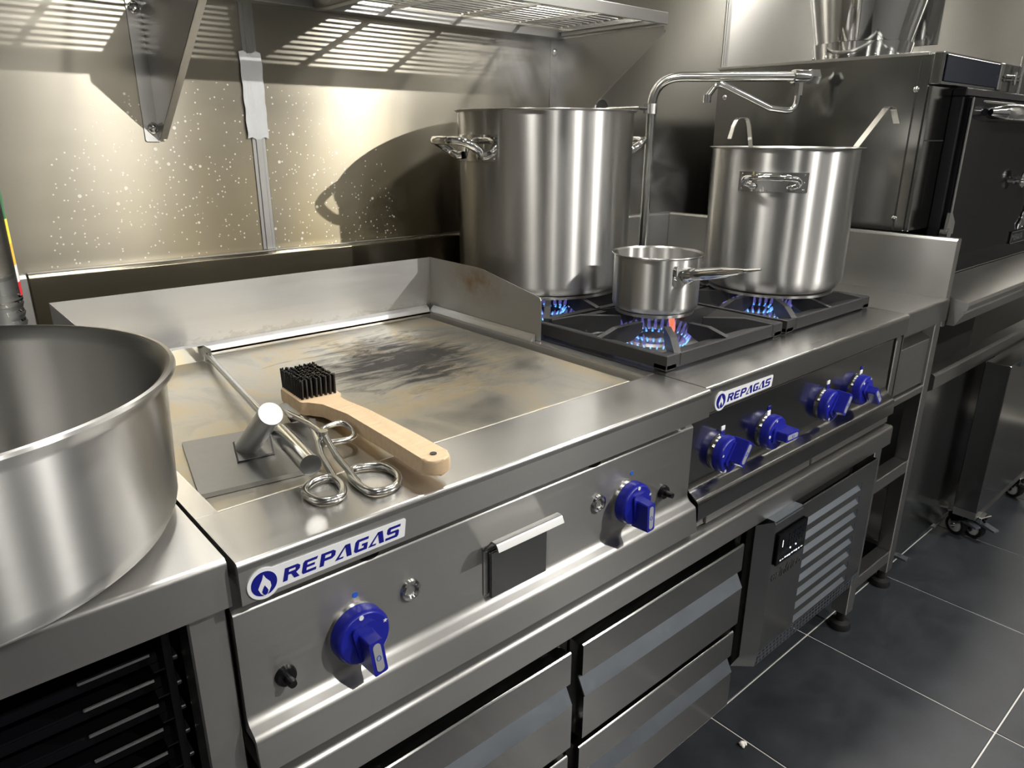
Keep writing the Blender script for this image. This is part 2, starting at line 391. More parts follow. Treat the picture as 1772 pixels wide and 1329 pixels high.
# row of spotlights whose hard shadows fall on the wall
for kpos, kw, klab in zip(SPOTS, SPOT_W, ('small white ceiling spotlight in front of the gas hob', 'small white ceiling spotlight in front of the griddle', 'small white ceiling spotlight in front of the left work table')):
    kt = thing('spotlight', klab, 'lamp', kpos, 'ceiling spotlights')
    kp = Vector(kpos); kd = (Vector((kp.x * .45, 1.3, 1.1)) - kp).normalized()
    obj('lamp_head', B().tube([kp - kd * .14, kp - kd * .02], [.045, .05], 20, cap=True), 'white_plastic', kt)
    obj('stem', B().cyl(kp - kd * .10, (kp.x - kd.x * .1, kp.y - kd.y * .1, CEIL), .008, 10), 'white_plastic', kt)
    kl = bpy.data.lights.new('spot_light', 'SPOT'); kl.energy = kw; kl.shadow_soft_size = 0.016; kl.spot_size = math.radians(120); kl.spot_blend = 0.6; kl.color = (1.0, 0.97, 0.92)
    ko = bpy.data.objects.new('spot_light', kl); COL.objects.link(ko); ko.parent = kt; ko.location = kd * 0.01
    ko.rotation_euler = kd.to_track_quat('-Z', 'Y').to_euler()
# extractor hood over the whole cooking line
ho = thing('extractor_hood', 'long stainless extractor hood over the cooking line', 'hood', (1.7, 1.0, 2.30))
obj('canopy', B().prism([(.55, 2.32), (.55, 2.42), (.95, 2.70), (W - .002, 2.70), (W - .002, 2.32)], 'x', -.9, XR - .005), 'steel_wall_clean', ho)
for x in (.50, 1.25, 2.0, 2.95, 3.60):
    l = obj('hood_light', B().cyl((x, 1.0, 2.302), (x, 1.0, 2.3205), .085, 28), 'chrome', ho)
    obj('lens', B().cyl((x, 1.0, 2.298), (x, 1.0, 2.3015), .072, 28), 'hood_led', l)

# ------------------------------------------------------------------ shared small builders
def badge(parent, x0, x1, y, zc, h):
    """name plate: light plate, blue lettering, round flame emblem; front face at y"""
    e = h * 0.78
    pl = obj('badge', B().prism(fil([(x0 + e, zc - h * .5), (x1 - .003, zc - h * .45), (x1, zc + h * .5), (x0 + e, zc + h * .62)], .002), 'y', y - .0015, y)
             .cyl((x0 + e * .95, y - .0018, zc), (x0 + e * .95, y, zc), e * .95, 32), 'badge_white', parent)
    tag(pl, 'light name plate with blue lettering and a flame emblem')
    L = {'R': [[(0, 0), (.3, 0), (.3, 1), (0, 1)], [(.3, 1), (.85, 1), (1.05, .85), (1.05, .6), (.85, .42), (.3, .42), (.3, .6), (.75, .62), (.75, .8), (.3, .8)], [(.5, .42), (.82, .42), (1.12, 0), (.76, 0)]],
         'E': [[(.1, 0), (0, .15), (0, .85), (.1, 1), (1, 1), (.96, .8), (.3, .8), (.3, .6), (.85, .6), (.85, .42), (.3, .42), (.3, .2), (1, .2), (1, 0)]],
         'P': [[(0, 0), (.3, 0), (.3, 1), (0, 1)], [(.3, 1), (.85, 1), (1.05, .85), (1.05, .52), (.85, .36), (.3, .36), (.3, .56), (.75, .56), (.75, .8), (.3, .8)]],
         'A': [[(-.14, 0), (.48, 1), (.60, 1), (.12, .13), (.48, .13), (.44, 0)], [(.52, 1), (.84, 1), (1.1, 0), (.74, 0), (.5, .82), (.44, .88)]],
         'G': [[(1, 1), (.15, 1), (0, .85), (0, .15), (.15, 0), (1, 0), (1, .55), (.55, .55), (.55, .38), (.72, .38), (.72, .2), (.3, .2), (.3, .8), (1, .8)]],
         'S': [[(1.05, 1), (.12, 1), (0, .88), (0, .55), (.12, .42), (.72, .42), (.72, .2), (-.05, .2), (-.05, 0), (.9, 0), (1, .12), (1, .5), (.9, .6), (.28, .6), (.28, .8), (1.05, .8)]]}
    b = B(); s = h * .62; n = 7; xa = x0 + e * 2.1; wdt = (x1 - .006 - xa) / n
    for k, ch in enumerate('REPAGAS'):
        for pg in L[ch]:
            pts = [(xa + k * wdt + (px * .80 + (pz - .5) * .18) * wdt, zc - s * .5 + h * .02 + pz * s) for px, pz in pg]
            b.prism(pts, 'y', y - .0019, y - .0014)
    obj('lettering', b, 'badge_blue', pl)
    cx = x0 + e * .95; r = e * .74
    obj('emblem_disc', B().cyl((cx, y - .0021, zc), (cx, y - .0016, zc), r, 32), 'badge_blue', pl)
    fpts = [(cx + r * a, zc + r * c) for a, c in ((0.0, .78), (.16, .42), (.46, .02), (.5, -.36), (.3, -.74), (.12, -.98), (-.12, -.98), (-.34, -.72), (-.5, -.3), (-.3, .1), (-.12, .42))]
    obj('emblem_flame', B().prism(fpts, 'y', y - .0025, y - .002), 'badge_white', pl)
    dpts = [(cx + r * a, zc + r * c) for a, c in ((0.0, -.12), (.14, -.36), (.24, -.6), (.16, -.84), (0, -.93), (-.16, -.84), (-.24, -.6), (-.14, -.36))]
    obj('emblem_drop', B().prism(dpts, 'y', y - .003, y - .0024), 'badge_blue', pl)
def knob(parent, x, y, z, ang, R=.0352):
    """blue control knob, axis along -y, grip pointing along ang (0 = down, + towards +x)"""
    k = obj('knob', B().lathe([(R * .93, -.002), (R, -.004), (R, -.017), (R * .93, -.0215), (R * .86, -.023)], 40, (x, y, z), 'y'), 'knob_blue', parent)
    tag(k, 'blue round control knob with a bar grip')
    obj('bezel', B().lathe([(R * .80, .004), (R * .96, .004), (R * .98, -.003), (R * .8, -.003)], 36, (x, y, z), 'y', closed=True), 'chrome', k)
    M = Matrix.Translation((x, y, z)) @ Matrix.Rotation(-ang, 4, 'Y')
    g = B().prism(fil([(-.0105, -.036), (.0105, -.036), (.0105, .014), (-.0105, .014)], .003), 'y', -.048, -.018)
    for v in g.bm.verts:
        if v.co.y < -.04: v.co.x *= .86; v.co.z = v.co.z * .94 - .0015
    # shoulder that blends the grip into the disc
    g.prism(fil([(-.013, -.026), (.013, -.026), (.016, .022), (-.016, .022)], .006), 'y', -.027, -.020)
    g.xf(M); obj('grip', g, 'knob_blue', k)
    i = B().prism(fil([(-.005, -.031), (.005, -.031), (.005, .008), (-.005, .008)], .0045), 'y', -.0487, -.0478).xf(M)
    io = obj('grip_inlay', i, 'inlay_grey', k)
    i = B().tube([(.0026 * math.cos(a), -.0489, -.012 + .0034 * math.sin(a)) for a in [2 * PI * q / 14 for q in range(14)]], .0005, 6, closed=True).xf(M)
    obj('flame_mark', i, 'inlay_blue', k)
    # dot and star on the rim
    a = PI
    obj('rim_dot', B().cyl((0, -.0226, R * .86), (0, -.0236, R * .86), .0030, 14).xf(M), 'badge_white', k)
    st = [(R * .84 * math.sin(1.9) + (.0030 if q % 2 == 0 else .0011) * math.cos(q * PI / 5), R * -.84 * math.cos(1.9) + (.0030 if q % 2 == 0 else .0011) * math.sin(q * PI / 5)) for q in range(10)]
    obj('rim_star', B().prism(st, 'y', -.0236, -.0226).xf(M), 'badge_white', k)
    return k
def foot_disc(parent, x, y):
    obj('foot', B().lathe([(.012, .06), (.012, .022), (.026, .018), (.029, .010), (.029, .0)], 24, (x, y, 0)), 'black_rubber', parent)

# ------------------------------------------------------------------ low refrigerated base under the appliances
BX0, BX1 = 0.204, 1.812
fr = thing('refrigerated_base', 'low stainless refrigerated counter with drawers under the griddle and gas hob', 'refrigerator', (1.0, 1.0, 0))
obj('top', B().prism(fil([(.630, .552), (.630, .600, .007), (1.36, .600), (1.36, .575), (.640, .575), (.640, .552)], 0), 'x', BX0, BX1), 'steel_brushed', fr)
obj('carcass', B().box(BX0 + .004, 1.185, .70, 1.35, .13, .574).box(1.185, 1.765, .735, 1.35, .17, .574), 'black_plastic', fr)
obj('side_panel', B().box(BX0, BX0 + .004, .66, 1.35, .13, .574), 'steel_mirror', fr)
obj('divider', B().box(.681, .703, .665, .70, .13, .55), 'steel_mirror', fr)
obj('divider', B().box(1.166, 1.186, .655, .72, .13, .55), 'steel_mirror', fr)
def drawer_front(x0, x1, z1):
    dz = z1 - .523
    prof = [(.662, .517), (.640, .517), (.636, .523, .002), (.632, .519, .001), (.632, .462), (.642, .459), (.643, .455), (.627, .424, .002), (.627, .338, .002), (.662, .338)]
    d = obj('drawer', B().prism(fil([(p[0], p[1] + dz, *(p[2:])) for p in prof], 0, 3), 'x', x0, x1), 'steel_mirror', fr)
    tag(d, 'stainless drawer front with an angled finger pull')
    st = [(.6428, .4548), (.6268, .4245), (.6255, .4252), (.6415, .4555)]
    obj('finger_pull', B().prism([(p[0], p[1] + dz) for p in st], 'x', x0 + .001, x1 - .001), 'galvanised', d)
    obj('gasket', B().box(x0 + .01, x1 - .01, .662, .699, z1 - .176, z1 - .012), 'black_rubber', d)
for x0, x1 in ((BX0 + .006, .679), (.706, 1.162)):
    for z1 in (.523, .318): drawer_front(x0, x1, z1)
# machine compartment cover with display and louvres
CX0, CX1 = 1.197, 1.705
hx0, hx1 = 1.378, 1.632
cov = B()
yF = .612
# front sheet in strips round the louvre openings
zs = [.508 - k * .0355 for k in range(8)]
cov.box(1.240, hx0, yF, yF + .003, .236, .549); cov.box(hx1, CX1, yF, yF + .003, .236, .549)
cov.box(hx0, hx1, yF, yF + .003, zs[0] + .002, .549)
for k in range(8):
    zb = zs[k] - .017; zn = zs[k + 1] + .002 if k < 7 else .236
    cov.box(hx0, hx1, yF, yF + .003, zn, zb)
cov.poly([(CX0, .66, .236), (CX0, .632, .236), (CX0, .632, .549), (CX0, .66, .549)])
cov.poly([(CX0, .632, .236), (1.240, yF, .236), (1.240, yF, .549), (CX0, .632, .549)])
cov.poly([(CX0, .66, .236), (CX0, .66, .200), (CX0, .650, .200), (CX0, .632, .236)])
cov.poly([(CX0, .632, .236), (CX0, .650, .200), (1.240, .619, .194), (1.240, yF, .236)])
cov.poly([(CX1, yF, .236), (CX1, yF, .549), (CX1, .66, .549), (CX1, .66, .236)])
cv = obj('machine_cover', cov, 'steel_mirror', fr, 20); tag(cv, 'dark stainless cover with louvres and a small display')
obj('cover_handle', B().prism(fil([(.611, .543), (.614, .5515), (.634, .5515), (.634, .549), (.615, .549), (.6135, .543)], .0005), 'x', 1.236, 1.345), 'galvanised', cv)
obj('top_gap', B().box(1.20, 1.70, .665, .67, .20, .55), 'black_void', cv)
for k in range(8):
    obj('louvre', B().prism([(yF - .0005, zs[k] - .017), (yF + .0008, zs[k] - .0165), (yF + .014, zs[k] + .001), (yF + .0125, zs[k] + .002)], 'x', hx0 + .001, hx1 - .001)
        .prism([(yF, zs[k] - .017), (yF + .0135, zs[k] + .002), (yF, zs[k] + .002)], 'x', hx1 - .003, hx1 - .002), 'galvanised', cv)
# perforated sloping skirt
me = B(); nx, nz = 32, 3
def sk(u, v): return (1.240 + u * (CX1 - 1.240), yF + .007 * v, .236 - .042 * v)
for i in range(nx):
    for j in range(nz):
        u0, u1 = i / nx, (i + 1) / nx; v0, v1 = j / nz, (j + 1) / nz; q = .24
        sh = .5 / nx if j % 2 else 0
        O = [(u0 + sh, v0), (u1 + sh, v0), (u1 + sh, v1), (u0 + sh, v1)]
        I = [(u0 + sh + (u1 - u0) * a, v0 + (v1 - v0) * c) for a, c in ((q, q), (1 - q, q), (1 - q, 1 - q), (q, 1 - q))]
        vo = [me.bm.verts.new(sk(min(a, 1), c)) for a, c in O]; vi = [me.bm.verts.new(sk(min(a, 1), c)) for a, c in I]
        for a in range(4):
            try: me.bm.faces.new((vo[a], vo[(a + 1) % 4], vi[(a + 1) % 4], vi[a]))
            except ValueError: pass
tag(obj('perforated_skirt', me, 'galvanised', cv), kind='stuff')
dsp = obj('display', B().box(1.250, 1.366, yF - .006, yF, .444, .518, .003), 'black_gloss', cv)
yd = yF - .0064
def seg7(cx, cz, h, on):
    b = B(); w_ = h * .5; t = h * .09
    S = {'a': (-w_ / 2, w_ / 2, h / 2 - t, h / 2), 'd': (-w_ / 2, w_ / 2, -h / 2, -h / 2 + t), 'g': (-w_ / 2, w_ / 2, -t / 2, t / 2),
         'f': (-w_ / 2, -w_ / 2 + t, 0, h / 2), 'b': (w_ / 2 - t, w_ / 2, 0, h / 2), 'e': (-w_ / 2, -w_ / 2 + t, -h / 2, 0), 'c': (w_ / 2 - t, w_ / 2, -h / 2, 0)}
    for q in on: x0, x1, z0, z1 = S[q]; b.box(cx + x0, cx + x1, yd, yd + .0008, cz + z0, cz + z1)
    return b
for k in range(3): obj('digit', seg7(1.298 + k * .022, .491, .030, 'abcdefg'), 'dark_glass', dsp)
obj('digit', B().box(1.2665, 1.2685, yd, yd + .0008, .484, .500), 'display_white', dsp)
for x in (1.302, 1.324): obj('status_light', B().cyl((x, yd, .470), (x, yd + .0008, .470), .0016, 10), 'led_dot', dsp)
ib = B(); random.seed(3); x = 1.264
while x < 1.35:
    ww = random.uniform(.003, .008); ib.box(x, x + ww, yd, yd + .0008, .4535 - random.uniform(.0005, .002), .4535 + random.uniform(.0005, .0025)); x += ww + random.uniform(.0015, .005)
obj('touch_icons', ib, 'display_white', dsp)
def text(name, s, size, loc, mat, parent, shear=0.0, bold=0.0, extr=.0004, rot=(PI / 2, 0, 0), sx=1.0):
    cu = bpy.data.curves.new(name, 'FONT'); cu.body = s; cu.size = size; cu.shear = shear; cu.offset = bold; cu.extrude = extr
    tmp = bpy.data.objects.new(name + '_tmp', cu); COL.objects.link(tmp)
    bpy.context.view_layer.update()
    me_ = bpy.data.meshes.new_from_object(tmp.evaluated_get(bpy.context.evaluated_depsgraph_get()))
    bpy.data.objects.remove(tmp)
    b = B(); b.bm.from_mesh(me_); bpy.data.meshes.remove(me_)
    from mathutils import Euler
    b.xf(Matrix.Translation(loc) @ Euler(rot).to_matrix().to_4x4() @ Matrix.Diagonal((sx, 1, 1, 1)))
    return obj(name, b, mat, parent)
text('lettering', 'infrico', .034, (1.283, yF - .0006, .404), 'engraved', cv, 0.0, .0002, .0003, sx=1.0)
lg = B()
for k in range(3):
    for j in (-1, 1): lg.box(1.252 + k * .008, 1.257 + k * .008, yF - .0008, yF, .412 + j * .0045 - .002 * abs(1 - k), .417 + j * .0045)
lg.box(1.249, 1.277, yF - .0008, yF, .4125, .4155)
obj('logo_mark', lg, 'engraved', cv)
for x, y in ((1.789, .665), (1.789, 1.30), (BX0 + .05, .72), (BX0 + .05, 1.30)):
    obj('leg', B().box(x - .020, x + .020, y - .020, y + .020, .052, .575 if x > 1 else .135, .002, 1), 'steel_brushed', fr)
    foot_disc(fr, x, y)

# ------------------------------------------------------------------ griddle
GX0, GX1 = 0.201, 0.996
gr = thing('gas_griddle', 'stainless countertop gas griddle with splash guard and two blue knobs', 'griddle', (.6, 1.03, .601))
oy0, oy1, ox0, ox1 = .752, 1.405, .226, .972          # opening in the deck
obj('apron', B().box(GX0, GX1, .634, .640, .830, .868), 'steel_panel', gr)
fp = fil([(.634, .868), (.634, .878, .009), (oy0, .878, .002), (oy0, .850), (.640, .850), (.640, .868)], 0, 5)
dk = B().prism(fp, 'x', GX0, GX1)
dk.box(GX0, ox0, oy0, 1.425, .850, .878).box(ox1, GX1, oy0, 1.425, .850, .878).box(ox0, ox1, oy1, 1.425, .850, .878)
obj('deck', dk, 'steel_deck', gr)
pnl = fil([(.690, .834), (.660, .804, .003), (.660, .668, .014), (.640, .658, .010), (.634, .613), (.640, .613), (.645, .65), (.70, .65), (.70, .834)], 0, 5)
cp = obj('control_panel', B().prism(pnl, 'x', GX0 - .003, GX1 - .003), 'steel_panel', gr)
obj('body', B().box(GX0 + .004, GX1 - .004, .70, 1.42, .626, .849), 'steel_matt', gr)
for x in (.25, .95):
    for y in (.76, 1.36): obj('foot', B().cyl((x, y, .6005), (x, y, .627), .018, 16), 'black_rubber', gr)
# plate in a shallow trough
obj('trough', B().box(ox0 - .001, ox1 + .001, oy0 - .001, oy1 + .001, .846, .8495).box(ox0, ox1, oy0, oy0 + .002, .8495, .874).box(ox1 - .002, ox1, oy0, oy1, .8495, .874), 'steel_guard', gr)
obj('grease_film', B().box(ox0 + .003, ox0 + .30, oy0 + .002, oy0 + .012, .8495, .852, .001, 1), 'beech', gr)
obj('cooking_plate', B().box(ox0 + .003, .955, .772, oy1 - .004, .850, .868, .003, 2), 'griddle_plate', gr)
# splash guard: back, two sides, rolled rim
GB, GS = 1.422, .985
sg = obj('guard_back', B().box(GX0 + .002, GS, GB - .0015, GB, .8785, 1.004), 'guard_back_steel', gr); tag(sg, 'pale scratched splash guard')
obj('rolled_rim', B().prism(fil([(GB - .002, .8785), (GB - .002, .892), (GB - .012, .886, .005), (GB - .017, .878, .004), (GB - .017, .872), (GB - .012, .872)], .001), 'x', ox0, ox1 - .002), 'steel_guard', sg)
side = fil([(GB, .8785), (1.036, .8785), (1.036, .968, .010), (1.228, 1.0025, .02), (GB, 1.004)], 0)
s1 = obj('guard_side', B().prism(side, 'x', GS, GS + .0015), 'guard_stained', gr)
obj('rolled_rim', B().prism(fil([(GS - .001, .8785), (GS - .001, .892), (GS - .008, .886, .005), (GS - .014, .878, .004), (GS - .014, .872), (GS - .009, .872)], .001), 'y', 1.05, GB - .014), 'steel_guard', s1)
s2 = obj('guard_side', B().prism(side, 'x', GX0 + .002, GX0 + .0035), 'steel_guard', gr)
obj('rolled_rim', B().prism(fil([(GX0 + .0045, .8785), (GX0 + .0045, .892), (GX0 + .012, .886, .005), (GX0 + .019, .878, .004), (GX0 + .019, .872), (GX0 + .014, .872)], .001), 'y', 1.05, GB - .014), 'steel_guard', s2)
badge(gr, .207, .394, .634, .8475, .0235)
for x in (.355, .742):
    obj('vent_hole', B().lathe([(.0001, 0), (.0062, 0), (.0062, .0012), (.0001, .0012)], 20).xf(Matrix.Translation((x + .006, .6648, .8092)) @ Matrix.Rotation(math.radians(45), 4, 'X') @ Matrix.Diagonal((2.1, 1, 1, 1))), 'black_void', cp)
for x, a in ((.333, .12), (.823, .05)): knob(gr, x, .657, .724, a)
for x in (.337, .833): obj('dot_mark', B().cyl((x, .6592, .768), (x, .6602, .768), .0036, 16), 'inlay_blue', cp)
for x in (.412, .756):
    rg = obj('sight_ring', B().lathe([(.0075, 0), (.0145, 0), (.0135, -.004), (.010, -.005), (.0075, -.003)], 28, (x, .660, .7415), 'y', closed=True), 'chrome', gr)
    obj('sight_glass', B().cyl((x, .659, .7415), (x, .6605, .7415), .0078, 20), 'steel_panel', rg)
for x in (.245, .919):
    ig = obj('igniter_button', B().lathe([(.0001, -.0065), (.011, -.0065), (.0125, -.003), (.0125, 0), (.0001, 0)], 24, (x, .660, .706), 'y'), 'black_plastic', gr)
    obj('button', B().lathe([(.0001, -.021), (.0045, -.021), (.0052, -.018), (.0052, -.006), (.0001, -.006)], 16, (x, .660, .706), 'y'), 'black_plastic', ig)
# grease drawer pull
gp = fil([(.6585, .680), (.6585, .748, .004), (.640, .770, .004), (.632, .769, .004), (.628, .760, .002), (.626, .762), (.631, .772, .004), (.641, .7725, .004), (.660, .750, .004), (.660, .680)], 0, 4)
gd = obj('grease_drawer', B().prism(gp, 'x', .528, .648), 'steel_guard', gr); tag(gd, 'small grease drawer front with a curled pull')
obj('drawer_face', B().box(.536, .640, .652, .657, .674, .745, .001, 1), 'steel_mirror', gd)

# ------------------------------------------------------------------ gas hob
HX0, HX1 = .999, 1.824
hb = thing('gas_hob', 'stainless four burner gas hob with four blue knobs', 'hob', (1.41, 1.03, .601))
hy = .643; wy0, wy1 = .755, 1.395
obj('apron', B().box(HX0, HX1, hy, hy + .006, .831, .869), 'steel_panel', hb)
fp = fil([(hy, .869), (hy, .878, .008), (wy0, .878, .002), (wy0, .852), (hy + .006, .852), (hy + .006, .869)], 0, 5)
dk = B().prism(fp, 'x', HX0, HX1)
wells = ((1.035, 1.385), (1.44, 1.79))
dk.box(HX0, 1.035, wy0, 1.425, .852, .878).box(1.79, HX1, wy0, 1.425, .852, .878).box(1.385, 1.44, wy0, 1.425, .852, .878)
for a, c in wells: dk.box(a, c, wy1, 1.425, .852, .878)
dkh = obj('deck', dk, 'steel_deck', hb)
for a, c in wells: obj('drip_pan', B().box(a - .001, c + .001, wy0 - .001, wy1 + .001, .846, .8515), 'steel_guard', hb)
pnl2 = fil([(.690, .834), (.667, .812, .003), (.667, .682, .022), (.640, .664, .014), (.638, .628, .004), (.650, .622), (.650, .606), (.70, .606), (.70, .834)], 0, 5)
cph = obj('control_panel', B().prism(pnl2, 'x', HX0, HX1 - .006), 'steel_mirror', hb)
obj('body', B().box(HX0 + .004, HX1 - .004, .70, 1.42, .626, .845), 'steel_matt', hb)
tr = obj('drip_tray', B().prism(fil([(.6465, .606), (.6465, .630, .004), (.652, .630), (.652, .606)], 0), 'x', 1.04, 1.42).prism(fil([(.6465, .606), (.6465, .630, .004), (.652, .630), (.652, .606)], 0), 'x', 1.43, 1.81), 'steel_brushed', hb)
for x in (1.04, 1.78):
    for y in (.76, 1.36): obj('foot', B().cyl((x, y, .6005), (x, y, .627), .018, 16), 'black_rubber', hb)
badge(hb, 1.022, 1.209, hy, .846, .0235)
for x, a in ((1.096, 2.55), (1.256, 1.55), (1.489, 2.55), (1.645, .75)): knob(hb, x, .665, .726, a)
for k, x in enumerate((1.097, 1.256, 1.498, 1.658)):
    s = 1 if k in (0, 2) else -1
    obj('position_mark', B().box(x - .006, x + .006, .6655, .6672, .7685, .777 + .0005, .001, 1), 'white_plastic' if s > 0 else 'badge_blue', cph)
    obj('position_mark', B().box(x - .006, x + .006, .6655, .6672, .759, .768, .001, 1), 'badge_blue' if s > 0 else 'white_plastic', cph)
burners = ((1.210, .925), (1.210, 1.245), (1.615, .925), (1.615, 1.245))
random.seed(11)
for bi, (bx, by) in enumerate(burners):
    br = obj('burner', B().lathe([(.0001, .8515), (.060, .8515), (.070, .858), (.070, .868), (.064, .873), (.048, .873), (.044, .868), (.036, .866), (.034, .873), (.030, .876), (.0001, .877)], 40, (bx, by, 0)), 'steel_matt', hb)
    b1, b2, b3 = B(), B(), B()
    def petal(b, x, y, z, ux, uy, ln, w_, h):
        p0 = Vector((x, y, z)); tip = Vector((x + ux * ln, y + uy * ln, z + h)); s = Vector((-uy, ux, 0)) * w_
        mid = p0 * .6 + tip * .4 + Vector((0, 0, h * .05))
        b.tube([p0, p0 * .7 + tip * .3, mid * .4 + tip * .6, tip], [w_ * .6, w_, w_ * .6, w_ * .05], 6)
    for k in range(34):
        a = 2 * PI * k / 34 + .05; ux, uy = math.cos(a), math.sin(a); j = random.uniform(.8, 1.2)
        petal(b1, bx + ux * .069, by + uy * .069, .864, ux, uy, .007 * j, .0018, .009 * j)
        petal(b3, bx + ux * .072, by + uy * .072, .868, ux, uy, .012 * j, .0042, .030 * j)
    for k in range(18):
        a = 2 * PI * k / 18; ux, uy = math.cos(a), math.sin(a); j = random.uniform(.8, 1.2)
        petal(b1, bx + ux * .034, by + uy * .034, .870, ux, uy, .006 * j, .0018, .006 * j)
        petal(b2, bx + ux * .035, by + uy * .035, .872, ux, uy, .008 * j, .0028, .009 * j)
    tag(obj('flame', b1, 'flame_root', br), kind='stuff'); tag(obj('flame', b2, 'flame_blue', br), kind='stuff'); tag(obj('flame', b3, 'flame_tip', br), kind='stuff')
    if bi == 0:
        obj('orange_flame', B().tube([(bx + .040, by - .020, .872), (bx + .042, by - .018, .884), (bx + .050, by - .010, .898), (bx + .064, by + .004, .909), (bx + .078, by + .018, .914)], [.003, .006, .007, .006, .002], 8), 'flame_red', br)

# cast-iron grates
def grate_mesh():
    b = B(); w_, d0, d1 = .196, -.335, .335; zt = .030; f = .042
    prof = [(0, .004), (0, zt - .002), (.002, zt), (f, zt - .010), (f, .014), (f - .006, .010)]
    rings = []
    for o_, z_ in prof:
        hx_, y0_, y1_ = w_ - o_, d0 + o_, d1 - o_
        rings.append([b.bm.verts.new(p) for p in ((-hx_, y0_, z_), (hx_, y0_, z_), (hx_, y1_, z_), (-hx_, y1_, z_))])
    for i in range(len(rings)):
        A_, C_ = rings[i], rings[(i + 1) % len(rings)]
        for k in range(4): b.bm.faces.new((A_[k], A_[(k + 1) % 4], C_[(k + 1) % 4], C_[k]))
    b.box(-w_ + f, w_ - f, -.024, -.006, .010, zt - .003).box(-w_ + f, w_ - f, .006, .024, .010, zt - .003)
    # corner feet
    for sx in (-1, 1):
        for e in (d0, d1):
            s = 1 if e > 0 else -1
            b.box(min(sx * w_, sx * (w_ - .03)), max(sx * w_, sx * (w_ - .03)), min(e, e - s * .03), max(e, e - s * .03), 0, .013, .002, 1)
    # fingers
    for cy in (-.170, .170):
        for k in range(8):
            a = k * PI / 4; ca, sa = math.cos(a), math.sin(a)
            hx, hyy = w_ - .003, .162
            R0 = min(hx / abs(ca) if abs(ca) > .01 else 9, hyy / abs(sa) if abs(sa) > .01 else 9)
            R1 = .070 if k % 2 == 0 else .085
            pr = fil([(R0, .006), (R0, zt), (R0 - .045 if k % 2 == 0 else R0 - .06, zt + .012), (R1, zt + .012), (R1, zt - .008), (R1 + .03, .008)], .002, 2)
            M = Matrix.Translation((0, cy, 0)) @ Matrix.Rotation(a, 4, 'Z')
            b.prism(pr, 'y', -.0065, .0065, M)
    return b
for x, lab in ((1.209, 'black cast iron grate carrying the small saucepan, next to the griddle'), (1.6205, 'black cast iron grate carrying the pot with ladles')):
    g = obj('burner_grate', grate_mesh(), 'cast_iron'); g.location = (x, 1.075, T + .0005)
    tag(g, lab, 'grate', 'cast iron grates on the hob')

# ------------------------------------------------------------------ work table on the left
lt = thing('work_table', 'stainless work table with the wide open pot standing on it', 'table', (-.4, 1.1, 0))
TX0, TX1 = -1.20, .1965
obj('top', B().prism(fil([(.650, .824), (.650, T, .006), (1.560, T, .010), (1.560, 1.026), (1.566, 1.032), (W - .001, 1.032), (W - .001, .85), (.656, .85), (.656, .824)], 0, 4), 'x', TX0, TX1), 'steel_brushed', lt)
for x in (TX1 - .020, TX0 + .03):
    for y in (.690, 1.50):
        obj('leg', B().box(x - .020, x + .0195, y - .020, y + .020, .052, .849, .002, 1), 'steel_brushed', lt); foot_disc(lt, x, y)
obj('undershelf', B().box(TX0 + .02, TX1 - .045, .68, 1.52, .16, .185, .003, 1), 'steel_mirror', lt)
# rack with black trays under the table
rk = thing('tray_rack', 'dark upright tray rack under the work table', 'rack', (.05, .95, .185))
obj('side', B().box(.142, .150, .725, 1.30, .186, .80), 'black_plastic', rk)
obj('side', B().box(-.372, -.364, .725, 1.30, .186, .80), 'black_plastic', rk)
obj('back', B().box(-.372, .150, 1.30, 1.306, .186, .80), 'black_plastic', rk)
zt_ = [.738 - k * .0335 for k in range(14)]
for k, z in enumerate(zt_):
    obj('runner', B().box(.150, .156, .727, 1.29, z - .004, z + .001, .001, 1), 'steel_matt', rk)
    obj('runner', B().box(.130, .142, .727, 1.29, z - .010, z - .008), 'black_plastic', rk)
    obj('runner', B().box(-.364, -.352, .727, 1.29, z - .010, z - .008), 'black_plastic', rk)
first = None
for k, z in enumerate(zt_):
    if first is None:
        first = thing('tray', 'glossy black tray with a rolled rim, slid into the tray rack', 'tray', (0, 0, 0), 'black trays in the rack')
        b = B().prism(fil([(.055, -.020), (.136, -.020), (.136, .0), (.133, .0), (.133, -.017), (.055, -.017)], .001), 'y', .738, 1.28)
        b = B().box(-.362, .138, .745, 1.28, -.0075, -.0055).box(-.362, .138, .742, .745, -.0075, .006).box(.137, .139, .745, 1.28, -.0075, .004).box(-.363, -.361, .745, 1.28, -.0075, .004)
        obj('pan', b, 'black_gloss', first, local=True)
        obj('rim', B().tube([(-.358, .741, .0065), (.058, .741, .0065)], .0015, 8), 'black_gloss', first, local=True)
        obj('rim_highlight', B().box(.062, .132, .7385, .742, .0035, .0085, .001, 1), 'chrome', first, local=True)  # short chrome piece stands in for a highlight on the tray front
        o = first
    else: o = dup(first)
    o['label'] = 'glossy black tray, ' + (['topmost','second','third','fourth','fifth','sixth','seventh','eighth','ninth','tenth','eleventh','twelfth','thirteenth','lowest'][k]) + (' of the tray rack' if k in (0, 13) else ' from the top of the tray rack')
    o.location = (0, 0, z)

